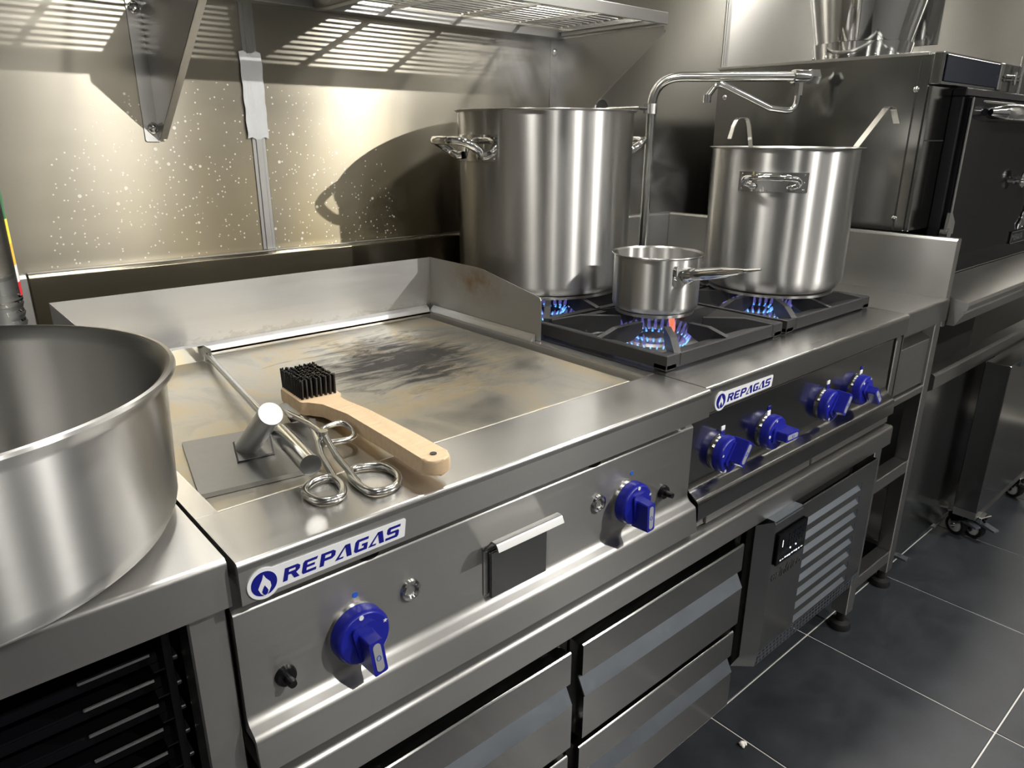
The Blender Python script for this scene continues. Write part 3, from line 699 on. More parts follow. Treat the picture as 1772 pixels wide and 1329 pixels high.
# ------------------------------------------------------------------ narrow table on the right and the upstand along the wall
rtb = thing('side_table', 'narrow stainless table with tall upstand between hob and oven', 'table', (1.97, 1.1, 0))
RX0, RX1 = 1.828, 2.098
top = obj('top', B().prism(fil([(.650, .820), (.650, T, .005), (1.555, T), (1.555, .85), (.656, .85), (.656, .820)], 0, 4), 'x', RX0, RX1), 'steel_brushed', rtb)
obj('upstand', B().prism(fil([(2.085, T), (2.085, 1.026, .004), (2.089, 1.032, .003), (2.112, 1.032, .003), (2.114, 1.028), (2.114, .80), (2.099, .80), (2.099, T)], 0, 3), 'y', .656, 1.560), 'steel_brushed', rtb)
obj('upstand', B().prism(fil([(1.561, .85), (1.561, 1.026, .003), (1.566, 1.032, .003), (W - .001, 1.032), (W - .001, .85)], 0, 3), 'x', .2005, 1.80), 'steel_grease_reflection', rtb)
obj('upstand', B().prism(fil([(1.561, .85), (1.561, 1.026, .003), (1.566, 1.032, .003), (W - .001, 1.032), (W - .001, .85)], 0, 3), 'x', 1.8005, 2.114), 'steel_brushed', rtb)
obj('upstand_edge', B().box(.2005, 2.10, W - .019, W - .003, 1.0322, 1.0335), 'steel_brushed', rtb)
obj('rear_shelf', B().box(.2005, RX0 - .002, 1.430, 1.560, .850, .872, .002, 1), 'steel_brushed', rtb)
sl = obj('slide_bin', B().box(1.868, 2.078, .668, .672, .648, .772, .001, 1).box(1.868, 2.078, .690, .694, .772, .815), 'steel_matt', rtb); tag(sl, 'front panel with a recessed finger slot')
obj('slot_lip', B().prism([(.668, .772), (.692, .786), (.692, .788), (.667, .775)], 'x', 1.868, 2.078), 'steel_brushed', sl)
obj('slot_frame', B().box(1.866, 2.080, .664, .668, .808, .817).box(2.072, 2.080, .664, .692, .640, .817).box(1.866, 1.872, .664, .692, .640, .817), 'steel_brushed', sl)
obj('rail', B().box(1.862, 2.062, .660, .685, .622, .644, .003, 1), 'steel_brushed', rtb)
obj('cavity', B().box(1.832, 2.06, .735, .74, .13, .815).box(1.832, 1.836, .70, 1.5, .13, .815), 'black_void', rtb)
for z in (.40, .108): obj('crossbar', B().box(1.812, 2.060, .662, .700, z - .019, z + .019, .002, 1), 'steel_brushed', rtb)
for x, y in ((2.080, .680), (2.080, 1.50), (1.85, 1.50)):
    obj('leg', B().box(x - .020, x + .018, y - .020, y + .020, .052, .849, .002, 1), 'steel_brushed', rtb); foot_disc(rtb, x, y)
obj('post', B().box(1.832, 1.860, .664, .690, .622, .849, .002, 1), 'steel_brushed', rtb)

# ------------------------------------------------------------------ oven and stand
OX, OY = 2.200, .835
ov = thing('charcoal_oven', 'stainless charcoal oven with a black front door', 'oven', (2.8, 1.16, 1.026))
ob = obj('body', B().box(OX, 3.45, OY, 1.490, 1.026, 1.488, .003, 1), 'steel_mirror', ov)
for y, z in ((.865, 1.40), (1.46, 1.40), (.865, 1.06), (1.46, 1.06)):
    obj('screw', B().lathe([(.0001, -.003), (.004, -.003), (.007, -.0015), (.008, 0), (.0001, 0)], 16, (OX, y, z), 'x'), 'chrome', ob)
obj('side_seam', B().box(OX - .0012, OX + .001, .862, .866, 1.03, 1.47), 'black_void', ob)
obj('top_edge', B().box(OX - .004, OX + .012, OY + .01, 1.492, 1.484, 1.492, .001, 1), 'steel_brushed', ob)
hd = obj('header', B().box(OX - .004, 3.45, OY - .030, OY - .001, 1.410, 1.490, .004, 2), 'steel_mirror', ov)
obj('header_glass', B().box(OX + .006, 2.62, OY - .033, OY - .0295, 1.418, 1.484, .002, 1), 'dark_glass', hd)
obj('header_post', B().box(2.622, 2.650, OY - .036, OY - .0295, 1.412, 1.488, .003, 1), 'chrome', hd)
obj('latch_rod', B().cyl((2.772, OY - .045, 1.405), (2.772, OY - .045, 1.515), .0065, 14), 'chrome', hd)
obj('latch_bar', B().cyl((2.648, OY - .042, 1.452), (2.768, OY - .045, 1.456), .004, 10).cyl((2.648, OY - .042, 1.442), (2.768, OY - .045, 1.446), .004, 10).cyl((2.71, OY - .050, 1.43), (2.712, OY - .050, 1.466), .004, 10), 'chrome', hd)
obj('front_post', B().box(OX - .002, 2.335, OY - .014, OY - .0005, 1.026, 1.409, .003, 1), 'steel_mirror', ov)
obj('post_seam', B().box(OX, 2.330, OY - .0152, OY - .0138, 1.268, 1.271), 'black_void', ov)
dr = obj('door', B().box(2.352, 3.45, OY - .060, OY - .020, .884, 1.385, .006, 2), 'black_gloss', ov); tag(dr, 'glossy black oven door')
obj('door_frame', B().box(2.338, 3.45, OY - .050, OY - .012, 1.386, 1.408, .003, 1).box(2.338, 2.351, OY - .045, OY - .012, 1.0, 1.386, .003, 1), 'black_plastic', dr)
obj('door_trim', B().box(2.353, 2.361, OY - .066, OY - .0595, 1.05, 1.383, .002, 1), 'chrome', dr)
obj('door_trim', B().box(2.44, 3.45, OY - .064, OY - .0595, 1.372, 1.378, .001, 1).box(2.3525, 3.45, OY - .062, OY - .0595, .884, .888), 'chrome', dr)
obj('hinge', B().prism(fil([(2.338, 1.075), (2.352, 1.075), (2.385, 1.045), (2.385, 1.012), (2.330, 1.012)], .002), 'y', OY - .068, OY - .0595).cyl((2.345, OY - .072, 1.014), (2.345, OY - .05, 1.014), .016, 20), 'chrome', dr)
obj('handle', B().tube([(2.50, OY - .068, 1.348), (2.53, OY - .092, 1.348), (2.60, OY - .100, 1.348), (3.40, OY - .100, 1.348)], [.010, .020, .025, .026], 20), 'chrome', dr)
kn = obj('air_valve', B().lathe([(.0001, -.055), (.030, -.055), (.033, -.050), (.033, -.044), (.012, -.042), (.010, -.028), (.016, -.026), (.016, -.018), (.010, -.016), (.010, -.004), (.026, -.002), (.026, 0), (.0001, 0)], 28, (2.975, OY - .060, 1.145), 'y'), 'chrome', dr)
em = obj('emblem', B().box(2.965, 3.125, OY - .064, OY - .0598, .930, .972, .002, 1), 'dark_glass', dr)
fr_ = B(); 
for a in ((2.965, 3.125, .930, .933), (2.965, 3.125, .969, .972), (2.965, 2.968, .930, .972), (3.122, 3.125, .930, .972)): fr_.box(a[0], a[1], OY - .066, OY - .0638, a[2], a[3])
obj('emblem_frame', fr_, 'chrome', em)
text('emblem_lettering', 'MIBRASA', .030, (2.975, OY - .0645, .941), 'chrome', em, 0, .0004, .0008)
fb = B()
for k, (dx, h0, h1) in enumerate(((-.022, .978, 1.010), (-.008, .978, 1.035), (.008, .978, 1.055), (.022, .982, 1.022))):
    fb.tube([(3.05 + dx, OY - .062, h0), (3.05 + dx * 1.3, OY - .064, (h0 + h1) / 2), (3.055 + dx * .6, OY - .063, h1)], [.004, .005, .002], 8)
obj('emblem_flame', fb, 'chrome', em)
st = thing('oven_stand', 'stainless stand with drip ledge and lower rail under the oven', 'stand', (2.8, 1.1, 0))
obj('drip_ledge', B().prism(fil([(.772, .882), (.672, .880), (.614, .868, .003), (.610, .860), (.614, .846, .002), (.620, .845), (.617, .838), (.636, .802, .003), (.772, .800)], 0), 'x', 2.122, 3.45), 'steel_brushed', st, 12)
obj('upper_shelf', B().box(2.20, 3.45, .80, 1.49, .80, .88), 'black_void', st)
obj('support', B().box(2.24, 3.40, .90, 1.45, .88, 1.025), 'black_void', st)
obj('lower_rail', B().prism(fil([(.662, .612), (.656, .616, .002), (.656, .655, .006), (.664, .660, .003), (.70, .660), (.70, .612)], 0), 'x', 2.124, 3.45), 'steel_brushed', st)
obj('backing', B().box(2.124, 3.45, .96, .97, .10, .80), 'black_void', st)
obj('front_panel', B().box(2.124, 2.70, .671, .676, .075, .605), 'steel_mirror', st)
for x, y in ((2.145, .99), (2.145, 1.45), (3.40, 1.45), (3.40, .99)):
    obj('leg', B().box(x - .018, x + .018, y - .018, y + .018, .0, .80, .002, 1), 'steel_brushed', st)

# castors
def castor(parent, x, y, rz=0.0):
    M = Matrix.Translation((x, y, 0)) @ Matrix.Rotation(rz, 4, 'Z')
    w1 = obj('castor', B().prism([(-.022, .052), (.022, .052), (.028, .088), (-.028, .088)], 'y', -.017, -.014).prism([(-.022, .052), (.022, .052), (.028, .088), (-.028, .088)], 'y', .014, .017).box(-.032, .032, -.026, .026, .086, .091, .002, 1)
             .cyl((0, -.02, .035), (0, .02, .035), .008, 14).prism([(-.007, .035), (.007, .035), (.016, .06), (-.016, .06)], 'y', -.017, -.014).prism([(-.007, .035), (.007, .035), (.016, .06), (-.016, .06)], 'y', .014, .017).xf(M), 'chrome', parent)
    obj('tyre', B().lathe([(.030, -.011), (.034, -.009), (.035, 0), (.034, .009), (.030, .011), (.024, .011), (.024, -.011)], 32, (0, 0, .035), 'y', closed=True).xf(M), 'black_rubber', w1)
    obj('wheel', B().lathe([(.008, -.010), (.0245, -.0085), (.0245, .0085), (.008, .010)], 28, (0, 0, .035), 'y').xf(M), 'wheel_grey', w1)
    obj('brake_pedal', B().prism(fil([(.020, .060), (.030, .066), (.072, .060), (.074, .054), (.030, .056)], .001), 'y', -.012, .012).xf(M), 'galvanised', w1)
ct = thing('bin_trolley', 'mirror finish stainless bin trolley on castors under the oven stand', 'trolley', (2.8, .61, 0))
obj('body', B().box(2.522, 3.10, .578, .648, .118, .622, .002, 1), 'steel_mirror', ct)
obj('bottom_lip', B().box(2.524, 3.098, .580, .646, .092, .118), 'steel_brushed', ct)
obj('top_handle', B().prism(fil([(.578, .60), (.560, .605), (.556, .645), (.578, .650)], .003), 'x', 2.62, 3.09), 'galvanised', ct)
for x, y in ((2.575, .640), (2.595, .592), (3.035, .600)): castor(ct, x, y, -1.9)
ct2 = thing('castor_frame', 'low frame on a braked castor behind the side table leg', 'trolley', (2.2, .75, 0))
obj('frame', B().box(2.126, 2.50, .70, .94, .0925, .11, .003, 1), 'steel_matt', ct2)
for x, y in ((2.170, .72), (2.45, .90), (2.17, .90), (2.45, .74)): castor(ct2, x, y, -1.5)
# flue on top of the oven
fu = thing('flue_hood', 'polished flared flue pipe standing on the oven', 'flue', (2.5, 1.17, 1.49))
obj('cone', B().lathe([(.130, 1.49), (.134, 1.52), (.195, 1.80), (.25, 2.1), (.25, 2.318), (.245, 2.318), (.245, 2.1), (.19, 1.80), (.128, 1.52), (.125, 1.49)], 64, (2.5, 1.17, 0), closed=True), 'chrome', fu)
skirt = obj('skirt', B().lathe([(.140, 1.489), (.142, 1.51), (.150, 1.553), (.1475, 1.553), (.139, 1.51), (.137, 1.489)], 64, (2.5, 1.17, 0), closed=True), 'chrome', fu)
for k in range(12):
    a = k * PI / 6 + .2; obj('rivet', B().ball((2.5 + .1435 * math.cos(a), 1.17 + .1435 * math.sin(a), 1.515), .005, 10), 'chrome', skirt)
obj('flange_plate', B().box(2.70, 2.704, 1.02, 1.16, 1.56, 1.95, .001, 1).box(2.64, 2.70, 1.156, 1.16, 1.56, 1.95), 'chrome', fu)

# ------------------------------------------------------------------ wall shelf with wire grid
sh = thing('wall_shelf', 'stainless wall shelf with open wire grid on triangular brackets', 'shelf', (.6, 1.4, 1.53))
SX0, SX1, SY0, SY1 = -.62, 1.558, 1.212, W - .001
obj('front_rail', B().prism(fil([(SY0, 1.533, .002), (SY0, 1.560, .002), (SY0 + .022, 1.560), (SY0 + .022, 1.557), (SY0 + .003, 1.557), (SY0 + .003, 1.533)], 0), 'x', SX0, SX1), 'steel_brushed', sh)
obj('back_rail', B().prism(fil([(SY1, 1.528), (SY1 - .024, 1.530, .002), (SY1 - .026, 1.552, .003), (SY1, 1.554)], 0), 'x', SX0, SX1), 'steel_brushed', sh)
for x in (SX1 - .02, SX0): obj('end_rail', B().box(x, x + .02, SY0 + .003, SY1 - .026, 1.535, 1.553, .001, 1), 'steel_brushed', sh)
obj('cross_member', B().box(.805, .828, SY0 + .003, SY1 - .026, 1.526, 1.550, .002, 1), 'steel_brushed', sh)
wg = B(); n = 14
for k in range(n):
    y = SY0 + .020 + (SY1 - .050 - SY0) * k / (n - 1)
    wg.tube([(SX0 + .02, y, 1.5575), (SX1 - .02, y, 1.5575)], .0023, 6)
tag(obj('wire_grid', wg, 'steel_rod', sh), kind='stuff')
for x in (-.40, -.21, -.02, .17, .36, .56, 1.0, 1.197, 1.386, 1.535):
    obj('grid_bar', B().box(x - .003, x + .003, SY0 + .004, SY1 - .026, 1.545, 1.5545), 'steel_rod', sh)
for gx in (.466, 1.551):
    if gx < 1: pts = [(W - .002, 1.530), (W - .002, 1.268), (1.575, 1.268), (1.222, 1.522), (1.222, 1.530)]
    else: pts = [(W - .002, 1.530), (W - .002, 1.262), (1.575, 1.262), (1.216, 1.514), (1.216, 1.530)]
    bk = obj('bracket', B().prism(pts, 'x', gx - .001, gx + .001), 'steel_brushed', sh)
    obj('flange', B().prism(fil([(gx - .026, 1.262, .004), (gx, 1.262), (gx, 1.530), (gx - .026, 1.530)], 0), 'y', W - .0035, W - .001), 'steel_brushed', bk)
    e0, e1 = Vector((gx, 1.575, 1.268)), Vector((gx, 1.220, 1.521))
    obj('folded_edge', B().poly([(gx - .001, 1.575, 1.2665), (gx + .012, 1.575, 1.2665), (gx + .012, 1.220, 1.5195), (gx - .001, 1.220, 1.5195)]).poly([(gx - .001, 1.575, 1.2685), (gx + .012, 1.575, 1.2685), (gx + .012, 1.220, 1.5215), (gx - .001, 1.220, 1.5215)]), 'steel_brushed', bk)
    for dx, z in ((-.013, 1.497), (-.010, 1.287)):
        bo = obj('bolt', B().lathe([(.0001, -.006), (.0035, -.0065), (.006, -.005), (.0085, -.002), (.0085, -.0035 + .0005), (.0105, -.002), (.0105, 0), (.0001, 0)], 20, (gx + dx, W - .0035, z), 'y'), 'chrome', bk)
sp = thing('shadow_pan', 'unseen deep pan added on the wire shelf to shade the wall', 'container', (.80, 1.40, 1.56))  # out of view, added so its shadow breaks the wire stripes
obj('pan', B().prism(fil([(.70, 1.561), (.93, 1.561), (.94, 1.70), (.95, 1.70), (.95, 1.703), (.937, 1.703), (.927, 1.564), (.703, 1.564), (.693, 1.703), (.68, 1.703), (.68, 1.70), (.69, 1.70)], 0), 'y', 1.25, 1.55), 'steel_brushed', sp)
# strip of tape over the wall joint
tp = B(); nx, nz = 5, 14
vg = [[tp.bm.verts.new((.642 + .0455 * i / nx + .001 * math.sin(j * 1.7), W - .0055 - .0012 * math.sin(i * 2.1 + j * .9) * math.sin(j * .6 + 1), 1.268 + .168 * j / nz + .003 * math.sin(i * 1.9) * (j == nz or j == 0))) for i in range(nx + 1)] for j in range(nz + 1)]
for j in range(nz):
    for i in range(nx): tp.bm.faces.new((vg[j][i], vg[j][i + 1], vg[j + 1][i + 1], vg[j + 1][i]))
bmesh.ops.solidify(tp.bm, geom=tp.bm.faces[:], thickness=.0006)
tag(obj('tape_strip', tp, 'paper_tape', None, 80), 'strip of pale grey tape stuck over the joint of the wall cladding', 'tape')

# ------------------------------------------------------------------ pot filler tap
pf = thing('filler_tap', 'swivelling chrome pot filler tap over the pots', 'tap', (1.80, 1.43, T))
px_, py_ = 1.804, 1.442
e = Vector((2.088, 1.150, 1.441))
path = rpath([(px_, py_, .874), (px_, py_, 1.441), tuple(e)], .085, 10)
obj('riser_pipe', B().tube(path, .0135, 18), 'steel_rod', pf)
obj('clamp', B().cyl((px_, py_, 1.340), (px_, py_, 1.368), .0165, 20).box(px_ - .032, px_, py_ - .004, py_ + .004, 1.341, 1.367), 'steel_brushed', pf)
obj('wall_bracket', B().tube([(px_ - .026, py_, 1.354), (px_ - .055, py_, 1.354), (px_ - .06, W, 1.354)], .006, 12).lathe([(.0001, -.003), (.028, -.003), (.03, 0), (.0001, 0)], 24, (px_ - .06, W, 1.354), 'y'), 'chrome', pf)
d = Vector((1, -.55, 0)).normalized()
va = obj('valve', B().tube([e - d * .015, e, e + d * .03], [.0185, .0195, .018], 18), 'chrome', pf)
kb = B(); 
kb.tube([e + d * .028, e + d * .036, e + d * .062, e + d * .068], [.014, .022, .022, .014], 6)
obj('tap_handle', kb, 'chrome', va)
s0 = e + d * .008
side_ = Vector((-.74, .62, 0)).normalized()
spt = rpath([tuple(s0 + Vector((0, 0, -.01))), tuple(s0 + Vector((0, 0, -.095))), tuple(s0 + side_ * .075 + Vector((0, 0, -.085))), tuple(s0 + side_ * .235 + Vector((0, 0, -.015))), tuple(s0 + side_ * .262 + Vector((0, 0, -.055)))], .03, 6)
obj('spout', B().tube(spt, .0085, 14), 'chrome', va)
obj('swivel_nut', B().cyl(s0 + Vector((0, 0, -.012)), s0 + Vector((0, 0, -.05)), .0125, 6), 'chrome', va)
en = Vector(spt[-1]); obj('nozzle', B().cyl(en + Vector((0, 0, .006)), en + Vector((0, 0, -.016)), .0115, 16), 'chrome', va)

# ------------------------------------------------------------------ pots
ZG = T + .0005 + .042
def pot_body(cx, cy, r, z0, z1, t=.002, rim=.006, br=.016, base=True):
    """lathe profile of an open pot, rounded bottom edge, everted rim"""
    o = [(.0001, z0)]
    o += [(r - br * .55, z0), (r - br * .50, z0 + .006)] if base else [(r - br, z0)]
    zb = z0 + (.007 if base else 0)
    for k in range(7):
        a = -PI / 2 + k * PI / 12; o.append((r - br + br * math.cos(a), zb + br + br * math.sin(a)))
    o += [(r, z1 - .004), (r + rim * .6, z1 - .0015), (r + rim, z1), (r + rim * .8, z1 + .0012), (r - t, z1 - .002), (r - t, zb + br), (r - t - br * .7, zb + .003), (.0001, zb + .003)]
    return B().lathe(o, 96, (cx, cy, 0))
def handle_pot(parent, cx, cy, r, z, ang, wid, out, rod=.007, plate_h=.05, drop=.012):
    """loop handle on a riveted plate, centred at angle ang"""
    ca = ang; hw = wid / 2 / r
    pl = B(); n = 8; pw = hw + .10
    A = [ca - pw + 2 * pw * k / n for k in range(n + 1)]
    for r0, r1 in ((r + .0002, r + .0022),):
        q = [[Vector((cx + rr * math.cos(a), cy + rr * math.sin(a), zz)) for a in A] for rr, zz in ((r1, z - plate_h / 2), (r1, z + plate_h / 2), (r0, z + plate_h / 2), (r0, z - plate_h / 2))]
        V = [[pl.bm.verts.new(p) for p in row] for row in q]
        for k in range(n):
            for s in range(4): pl.bm.faces.new((V[s][k], V[s][k + 1], V[(s + 1) % 4][k + 1], V[(s + 1) % 4][k]))
        pl.bm.faces.new([V[s][0] for s in range(4)]); pl.bm.faces.new([V[s][n] for s in range(4)])
    p = obj('handle_plate', pl, 'chrome', parent)
    rv = B()
    for a in (ca - pw * .88, ca + pw * .88):
        for zz in (-.38, 0, .38): rv.ball((cx + (r + .002) * math.cos(a), cy + (r + .002) * math.sin(a), z + zz * plate_h), .0022, 8)
    obj('rivet', rv, 'chrome', p)
    rad = Vector((math.cos(ca), math.sin(ca), 0)); tan = Vector((-math.sin(ca), math.cos(ca), 0)); c = Vector((cx, cy, z))
    def at(u, o_, dz): return c + rad * (r * math.cos(u / r) + o_) + tan * (r * math.sin(u / r)) + Vector((0, 0, dz))
    h = wid / 2
    pts = [at(-h * .62, .004, -drop), at(-h * .75, rod * 1.6, -drop), at(-h, out * .35, -drop * .4), at(-h * .92, out * .8, drop * .8), at(-h * .45, out, drop), at(h * .45, out, drop), at(h * .92, out * .8, drop * .8), at(h, out * .35, -drop * .4), at(h * .75, rod * 1.6, -drop), at(h * .62, .004, -drop)]
    # smooth closed spline
    P_ = []
    for i in range(len(pts) - 1):
        p0 = pts[max(i - 1, 0)]; p1 = pts[i]; p2 = pts[i + 1]; p3 = pts[min(i + 2, len(pts) - 1)]
        for k in range(5):
            t_ = k / 5; P_.append(.5 * ((2 * p1) + (p2 - p0) * t_ + (2 * p0 - 5 * p1 + 4 * p2 - p3) * t_ ** 2 + (3 * p1 - p0 - 3 * p2 + p3) * t_ ** 3))
    P_.append(pts[-1])
    obj('handle', B().tube(P_, rod, 14), 'chrome', p)
p1 = thing('tall_stockpot', 'tall wide stainless stockpot beside the griddle splash guard', 'pot', (1.261, 1.323, ZG))
obj('body', pot_body(1.261, 1.323, .208, ZG, 1.331, .002, .007, .022), 'steel_pot', p1)
handle_pot(p1, 1.261, 1.323, .208, 1.250, math.radians(174), .130, .078, .0090, .056, .016)
handle_pot(p1, 1.261, 1.323, .208, 1.252, math.radians(-6), .130, .085, .0090, .056, .016)
p2 = thing('ladle_pot', 'stainless cooking pot with two ladle handles hooked on its rim', 'pot', (1.674, .930, ZG))
obj('body', pot_body(1.674, .930, .165, ZG, 1.254, .002, .010, .034), 'steel_pot', p2)
handle_pot(p2, 1.674, .930, .165, 1.182, math.radians(-158), .118, .044, .0062, .042, .010)
handle_pot(p2, 1.674, .930, .165, 1.182, math.radians(22), .118, .044, .0062, .042, .010)
obj('broth', B().lathe([(.0001, 1.20), (.1625, 1.20), (.1625, 1.198), (.0001, 1.198)], 48, (1.674, .930, 0)), 'griddle_plate', p2)
p3 = thing('saucepan', 'small stainless saucepan with a long tubular handle over a lit burner', 'pot', (1.245, .954, ZG))
obj('body', pot_body(1.245, .954, .091, ZG, 1.044, .0018, .005, .014), 'steel_pot', p3)
a = math.radians(-104); ra = Vector((math.cos(a), math.sin(a), 0)); ta = Vector((-ra.y, ra.x, 0)); c0 = Vector((1.245, .954, 1.010))
pb = B()
M = Matrix((( ta.x, ra.x, 0, 0), (ta.y, ra.y, 0, 0), (0, 0, 1, 0), (0, 0, 0, 1)))
pb.prism(fil([(-.028, -.022), (.028, -.022), (.028, .020), (-.028, .020)], .006), 'y', 0, .002)
pb.xf(Matrix.Translation(c0 + ra * .0908) @ M)
# bend plate round the wall
for v in pb.bm.verts:
    u = (v.co - c0).dot(ta); v.co -= ra * (.091 - math.sqrt(.091 ** 2 - u * u)) * .97
hp = obj('handle_plate', pb, 'chrome', p3)
rv = B()
for s in (-1, 1):
    for zz in (-.014, 0, .012): rv.ball(c0 + ra * (.0915 - .0042) + ta * .0235 * s + Vector((0, 0, zz)), .0022, 8)
obj('rivet', rv, 'chrome', hp)
hd_ = (ra * .985 + Vector((0, 0, .21))).normalized()
o0 = c0 + ra * .09
obj('handle_neck', B().tube([o0, o0 + ra * .010, o0 + hd_ * .022, o0 + hd_ * .034], [.016, .017, .015, .012], 18), 'chrome', hp)
L_ = [(.022, .011), (.03, .0130), (.06, .0132), (.10, .0122), (.122, .0105), (.130, .0085), (.15, .007), (.165, .004)]
obj('handle', B().tube([o0 + hd_ * q for q, _ in L_], [r_ for _, r_ in L_], 18, flat=.95), 'chrome', hp)
obj('hanging_loop', B().tube([o0 + hd_ * .160, o0 + hd_ * .205], [.0038, .0018], 10), 'chrome', hp)

ro = thing('wide_pot', 'wide low stainless pot, open and empty, on the left work table', 'pot', (-.026, .842, T))
pr = [(.0001, T + .0005), (.196, T + .0005)]
for k in range(8):
    a = -PI / 2 + k * PI / 16; pr.append((.196 + .036 * math.cos(a), T + .042 + .042 * math.sin(a)))
pr += [(.2365, 1.035), (.2385, 1.040), (.2455, 1.046), (.2475, 1.050), (.2465, 1.053), (.2425, 1.0535), (.2375, 1.050), (.2335, 1.040), (.2315, 1.035), (.228, T + .035), (.222, T + .012), (.20, T + .006), (.0001, T + .005)]
obj('body', B().lathe(pr, 128, (-.026, .842, 0)), 'steel_pot', ro)
handle_pot(ro, -.026, .842, .236, .985, math.radians(172), .125, .058, .0075, .052, .014)

# ladles hooked in the pot
def strip(pts, w_dir, w_, t=.0016):
    b = B(); n = len(pts); P = [Vector(p) for p in pts]; wd = Vector(w_dir).normalized() * w_ / 2
    rows = []
    for i in range(n):
        tg = (P[min(i + 1, n - 1)] - P[max(i - 1, 0)]).normalized(); nn = tg.cross(wd).normalized() * t / 2
        rows.append([b.bm.verts.new(q) for q in (P[i] - wd - nn, P[i] + wd - nn, P[i] + wd + nn, P[i] - wd + nn)])
    for a_, c_ in zip(rows, rows[1:]):
        for k in range(4): b.bm.faces.new((a_[k], a_[(k + 1) % 4], c_[(k + 1) % 4], c_[k]))
    b.bm.faces.new(rows[0]); b.bm.faces.new(rows[-1]); return b
def bowl(c, r): 
    pr_ = [(.0001, -r * .62)] + [(r * math.sin(k * PI / 16), -r * .62 * math.cos(k * PI / 16)) for k in range(1, 9)] + [(r - .0015, .0)] + [((r - .0015) * math.sin(k * PI / 16), -(r * .62 - .0015) * math.cos(k * PI / 16)) for k in range(7, -1, -1)][:-1] + [(.0001, -r * .62 + .0015)]
    return B().lathe(pr_, 28, c)
l1 = thing('ladle', 'ladle with a curled hook end leaning by the handle side of the pot', 'ladle', (1.62, .975, 1.0), 'ladles in the pot')
obj('handle', strip(rpath([(1.660, .965, 1.02), (1.600, .988, 1.300), (1.592, .990, 1.318), (1.565, .998, 1.318), (1.555, 1.001, 1.300), (1.549, 1.004, 1.272)], .012, 5), (.55, .83, 0), .020), 'steel_rod', l1)
obj('bowl', bowl((1.690, .955, 1.020), .040), 'steel_rod', l1)
l2 = thing('ladle', 'ladle with a bent hook end leaning out of the pot towards the oven', 'ladle', (1.70, .83, 1.0), 'ladles in the pot')
obj('handle', strip(rpath([(1.685, .815, 1.02), (1.752, .800, 1.255), (1.822, .772, 1.345), (1.845, .768, 1.340), (1.868, .765, 1.308)], .012, 5), (.35, .94, 0), .018), 'steel_rod', l2)
obj('bowl', bowl((1.660, .830, 1.020), .040), 'steel_rod', l2)

# ------------------------------------------------------------------ tools on the griddle
ZP = .868
# wire brush: local x along the handle, head at +x
wbz = thing('wire_brush', 'wooden grill brush with black wire bristles facing up', 'brush', (.462, .86, ZP))
def brush_pt(s): return Vector((.4475 + .012 * s, .640 + .44 * s, 0))
# outline in (u along handle, v across)
outl = [(0, -.0190), (.10, -.0178), (.22, -.016), (.30, -.0175), (.335, -.025), (.345, -.0335), (.435, -.0335), (.435, .0335), (.345, .0335), (.335, .025), (.30, .0175), (.22, .016), (.10, .0178), (0, .0190)]
outl = fil([(u, v, .017 if u < .005 else .012) for u, v in outl], 0, 5)
hb_ = B().prism(outl, 'z', 0, .021)
bmesh.ops.bevel(hb_.bm, geom=[e_ for e_ in hb_.bm.edges if abs(e_.verts[0].co.z - e_.verts[1].co.z) < 1e-6], offset=.004, segments=2, profile=.5, affect='EDGES')
def bz(u): return .012 + .002 * math.sin(min(u / .34, 1) * PI) - (.010 if u > .34 else .010 * max(0, (u - .26) / .08)) + (.012 if u < .02 else .012 * max(0, 1 - (u - .02) / .30))
for v in hb_.bm.verts: v.co.z += bz(v.co.x)
ang = math.atan2(.44, .024); Mb = Matrix.Translation((.4525, .640, ZP)) @ Matrix.Rotation(ang, 4, 'Z')
hb_.xf(Mb); hw = obj('handle', hb_, 'beech', wbz)
obj('hang_hole', B().cyl((.020, 0, .042), (.020, 0, .0462), .0042, 14).xf(Mb), 'engraved', hw)
bb = B(); random.seed(5)
for i in range(12):
    for j in range(8):
        u = .353 + i * .0069; v = -.0265 + j * .0076; tx_, ty_ = random.uniform(-.001, .001), random.uniform(-.001, .001)
        for q in range(4):
            a = q * 1.571; bb.tube([(u + .001 * math.cos(a), v + .001 * math.sin(a), .022), (u + tx_ + .0018 * math.cos(a), v + ty_ + .0018 * math.sin(a), .054 + random.uniform(-.0015, .0015))], .0013, 5)
tag(obj('bristles', bb.xf(Mb), 'black_bristle' if 'black_bristle' in MATS else 'black_plastic', wbz), kind='stuff')
# burger press: flat plate with a slanted round handle
ps = thing('grill_press', 'flat steel grill press plate with a slanted round handle', 'press', (.33, .88, ZP))
c = [(.262, .987), (.444, .952), (.372, .792), (.226, .813)]
pl = obj('plate', B().prism(fil(c, .003), 'z', ZP + .0005, ZP + .0065), 'steel_matt', ps)
wl = [(.315, .935), (.361, .925), (.340, .866), (.295, .868)]
obj('mounting_plate', B().prism(fil(wl, .003), 'z', ZP + .0065, ZP + .0095), 'steel_matt', pl)
wz = B().tube([(x, y, ZP + .0075) for x, y in wl], .0022, 8, closed=True)
obj('weld_seam', wz, 'engraved', pl)
obj('handle', B().tube([(.3205, .905, ZP + .009), (.3225, .815, .952)], .0148, 28), 'steel_guard', ps)
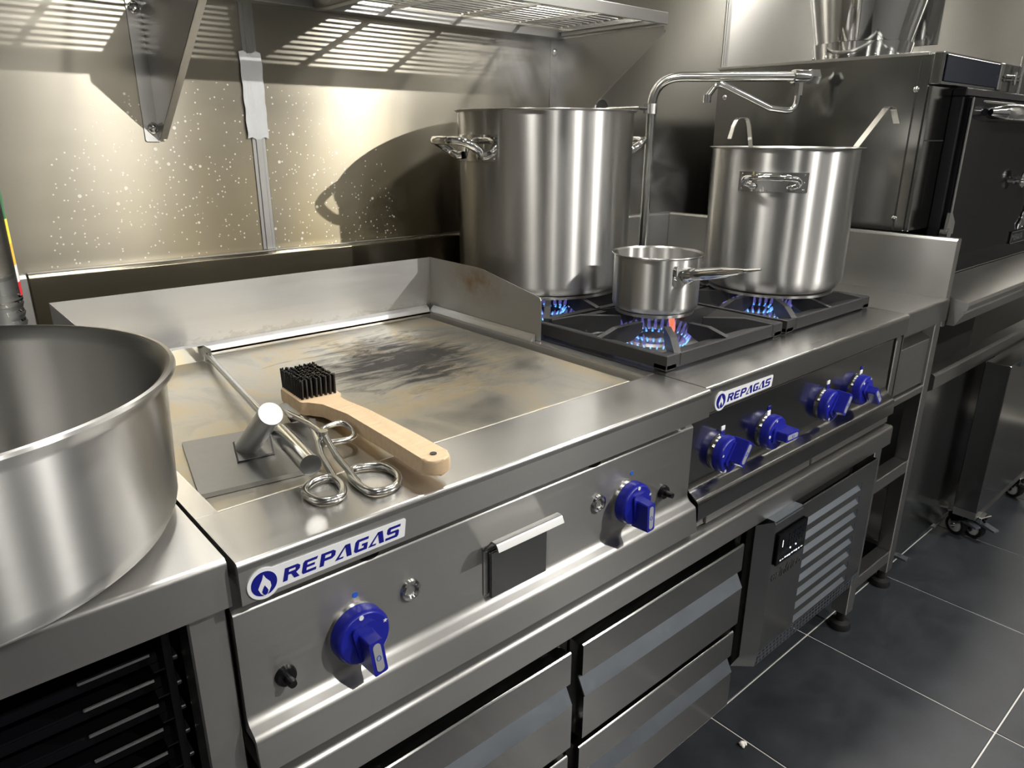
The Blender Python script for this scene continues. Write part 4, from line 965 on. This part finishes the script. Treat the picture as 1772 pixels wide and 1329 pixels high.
# scraper with thin rod and thick grip
sc = thing('griddle_scraper', 'long steel griddle scraper with an upturned blade and thick round grip', 'scraper', (.38, 1.1, ZP))
obj('blade', B().prism([(1.376, ZP + .0005), (1.378, ZP + .0005), (1.370, ZP + .032), (1.368, ZP + .032)], 'x', .330, .428).prism([(.428, 1.372), (.4295, 1.372), (.4295, 1.335), (.428, 1.345)], 'z', ZP + .001, ZP + .032), 'steel_rod', sc)
r0, r3 = Vector((.4285, 1.352, ZP + .016)), Vector((.324, .718, .917))
r1_ = r0 + (r3 - r0) * .80
obj('rod', B().tube([r0, r1_], .0055, 14), 'steel_rod', sc)
obj('grip', B().tube([r1_ - (r3 - r0).normalized() * .012, r1_, r3], [.006, .0125, .0125], 24), 'steel_rod', sc)
# scissor tongs of bent wire
tg = thing('wire_tongs', 'scissor tongs of bent steel wire with two open finger loops', 'tongs', (.38, .78, T))
zt2 = T + .0058
def loop(pts, r=.0047): 
    P = [Vector((x, y, z)) for x, y, z in pts]; out = []
    n = len(P)
    for i in range(n):
        a_, b_, c_ = P[i - 1], P[i], P[(i + 1) % n]; u = (a_ - b_); v = (c_ - b_); t_ = min(.018, u.length * .48, v.length * .48)
        q0 = b_ + u.normalized() * t_; q1 = b_ + v.normalized() * t_
        for k in range(5): s = k / 4; out.append(q0 * (1 - s) ** 2 + b_ * 2 * s * (1 - s) + q1 * s * s)
    return B().tube(out, r, 12, closed=True)
z1 = zt2
obj('finger_loop', loop([(.316, .690, z1), (.340, .681, z1), (.357, .705, z1), (.360, .742, z1), (.332, .742, z1), (.312, .722, z1)]), 'steel_rod', tg)
obj('finger_loop', loop([(.372, .668, z1), (.404, .664, z1), (.424, .690, z1), (.424, .728, z1), (.386, .746, z1), (.372, .715, z1)]), 'steel_rod', tg)
obj('arm', B().tube(rpath([(.358, .728, z1), (.372, .790, z1 + .006), (.384, .822, z1 + .010), (.404, .880, z1 + .010), (.416, .955, z1 + .004)], .02, 4), .0042, 12), 'steel_rod', tg)
obj('arm', B().tube(rpath([(.374, .700, z1), (.385, .775, z1 + .007), (.396, .826, z1 + .016), (.402, .880, z1 + .013), (.402, .955, z1 + .008)], .02, 4), .0042, 12), 'steel_rod', tg)
obj('pivot', B().cyl((.394, .826, z1 + .002), (.394, .826, z1 + .023), .0065, 16), 'steel_rod', tg)
obj('spring_loop', loop([(.398, .852, z1 + .014), (.438, .860, z1 + .014), (.443, .835, z1 + .010), (.432, .812, z1 + .006), (.392, .816, z1 + .008)], .0040), 'steel_rod', tg)
obj('jaw', B().prism(fil([(.396, .930), (.424, .925), (.420, .992), (.412, .998)], .003), 'z', z1 + .001, z1 + .0025), 'steel_rod', tg)
obj('jaw', B().prism(fil([(.393, .925), (.412, .930), (.416, .985), (.406, .990)], .003), 'z', z1 + .010, z1 + .0115), 'steel_rod', tg)

# ------------------------------------------------------------------ bottle behind the wide pot
bt = thing('water_bottle', 'clear ribbed plastic bottle with a narrow coloured label', 'bottle', (.107, 1.30, T))
pr = [(.0001, T + .001), (.040, T + .001), (.046, T + .006)]
for k in range(11):
    z = T + .012 + k * .0145; pr += [(.047, z), (.0445, z + .007)]
pr += [(.047, 1.04), (.046, 1.06), (.0455, 1.235), (.047, 1.25), (.040, 1.275), (.018, 1.305), (.014, 1.31), (.014, 1.325), (.0001, 1.325)]
obj('body', B().lathe(pr, 40, (.107, 1.30, 0)), 'clear_plastic', bt)
lbl = B(); A = [-.48 + .40 * k / 6 for k in range(7)]; V = []
for zz in (1.047, 1.235): V.append([lbl.bm.verts.new((.107 + .0475 * math.cos(a), 1.30 + .0475 * math.sin(a), zz)) for a in A])
for k in range(6): lbl.bm.faces.new((V[0][k], V[0][k + 1], V[1][k + 1], V[1][k]))
bmesh.ops.solidify(lbl.bm, geom=lbl.bm.faces[:], thickness=.0006)
obj('label_strip', lbl, 'bottle_label', bt)
obj('cap', B().lathe([(.0001, 1.345), (.015, 1.345), (.016, 1.342), (.016, 1.320), (.0145, 1.318), (.0001, 1.318)], 24, (.107, 1.30, 0)), 'white_plastic', bt)

# crumb on the floor
cr = B().ball((1.216, .610, .006), .006, 8).ball((1.222, .606, .005), .005, 8).ball((1.213, .604, .004), .004, 8)
for v in cr.bm.verts: v.co += Vector((random.uniform(-.001, .001), random.uniform(-.001, .001), 0)); v.co.z = max(v.co.z, .0005)
tag(obj('crumb', cr, 'crumb'), 'small white crumb lying on the dark floor tiles', 'crumb')


# ------------------------------------------------------------------ steam over the pots
mt = bpy.data.materials.new('steam'); mt.use_nodes = True; nt = mt.node_tree; nt.nodes.remove(nt.nodes['Principled BSDF']); MATS['steam'] = mt
vs = N(nt, 'ShaderNodeVolumeScatter'); vs.inputs['Color'].default_value = (.95, .95, .95, 1); vs.inputs['Anisotropy'].default_value = 0.2
tc = N(nt, 'ShaderNodeTexCoord'); ln = N(nt, 'ShaderNodeVectorMath', operation='LENGTH'); nt.links.new(tc.outputs['Object'], ln.inputs[0])
fall = N(nt, 'ShaderNodeMapRange'); fall.inputs[1].default_value = 1.0; fall.inputs[2].default_value = 0.15; nt.links.new(ln.outputs['Value'], fall.inputs[0])
nz = noise(nt, 9.0, 5, 0.6, coords(nt, (1, 1, .6)), 1.2)
mr = N(nt, 'ShaderNodeMapRange'); mr.inputs[1].default_value = .45; mr.inputs[2].default_value = .75; nt.links.new(nz, mr.inputs[0])
nt.links.new(math_(nt, 'MULTIPLY', math_(nt, 'MULTIPLY', fall.outputs[0], mr.outputs[0]), 11.0), vs.inputs['Density'])
nt.links.new(vs.outputs[0], nt.nodes['Material Output'].inputs['Volume'])
for c, r_, lab in (((1.235, 1.36, 1.425), (.17, .14, .095), 'thin steam rising from the tall stockpot'), ((1.62, 1.27, 1.14), (.10, .09, .18), 'thin steam drifting up between the tall stockpot and the pot with ladles')):
    o = obj('steam', B().ball((0, 0, 0), 1.0, 20), 'steam'); o.location = c; o.scale = r_
    tag(o, lab, 'steam', None, 'stuff')
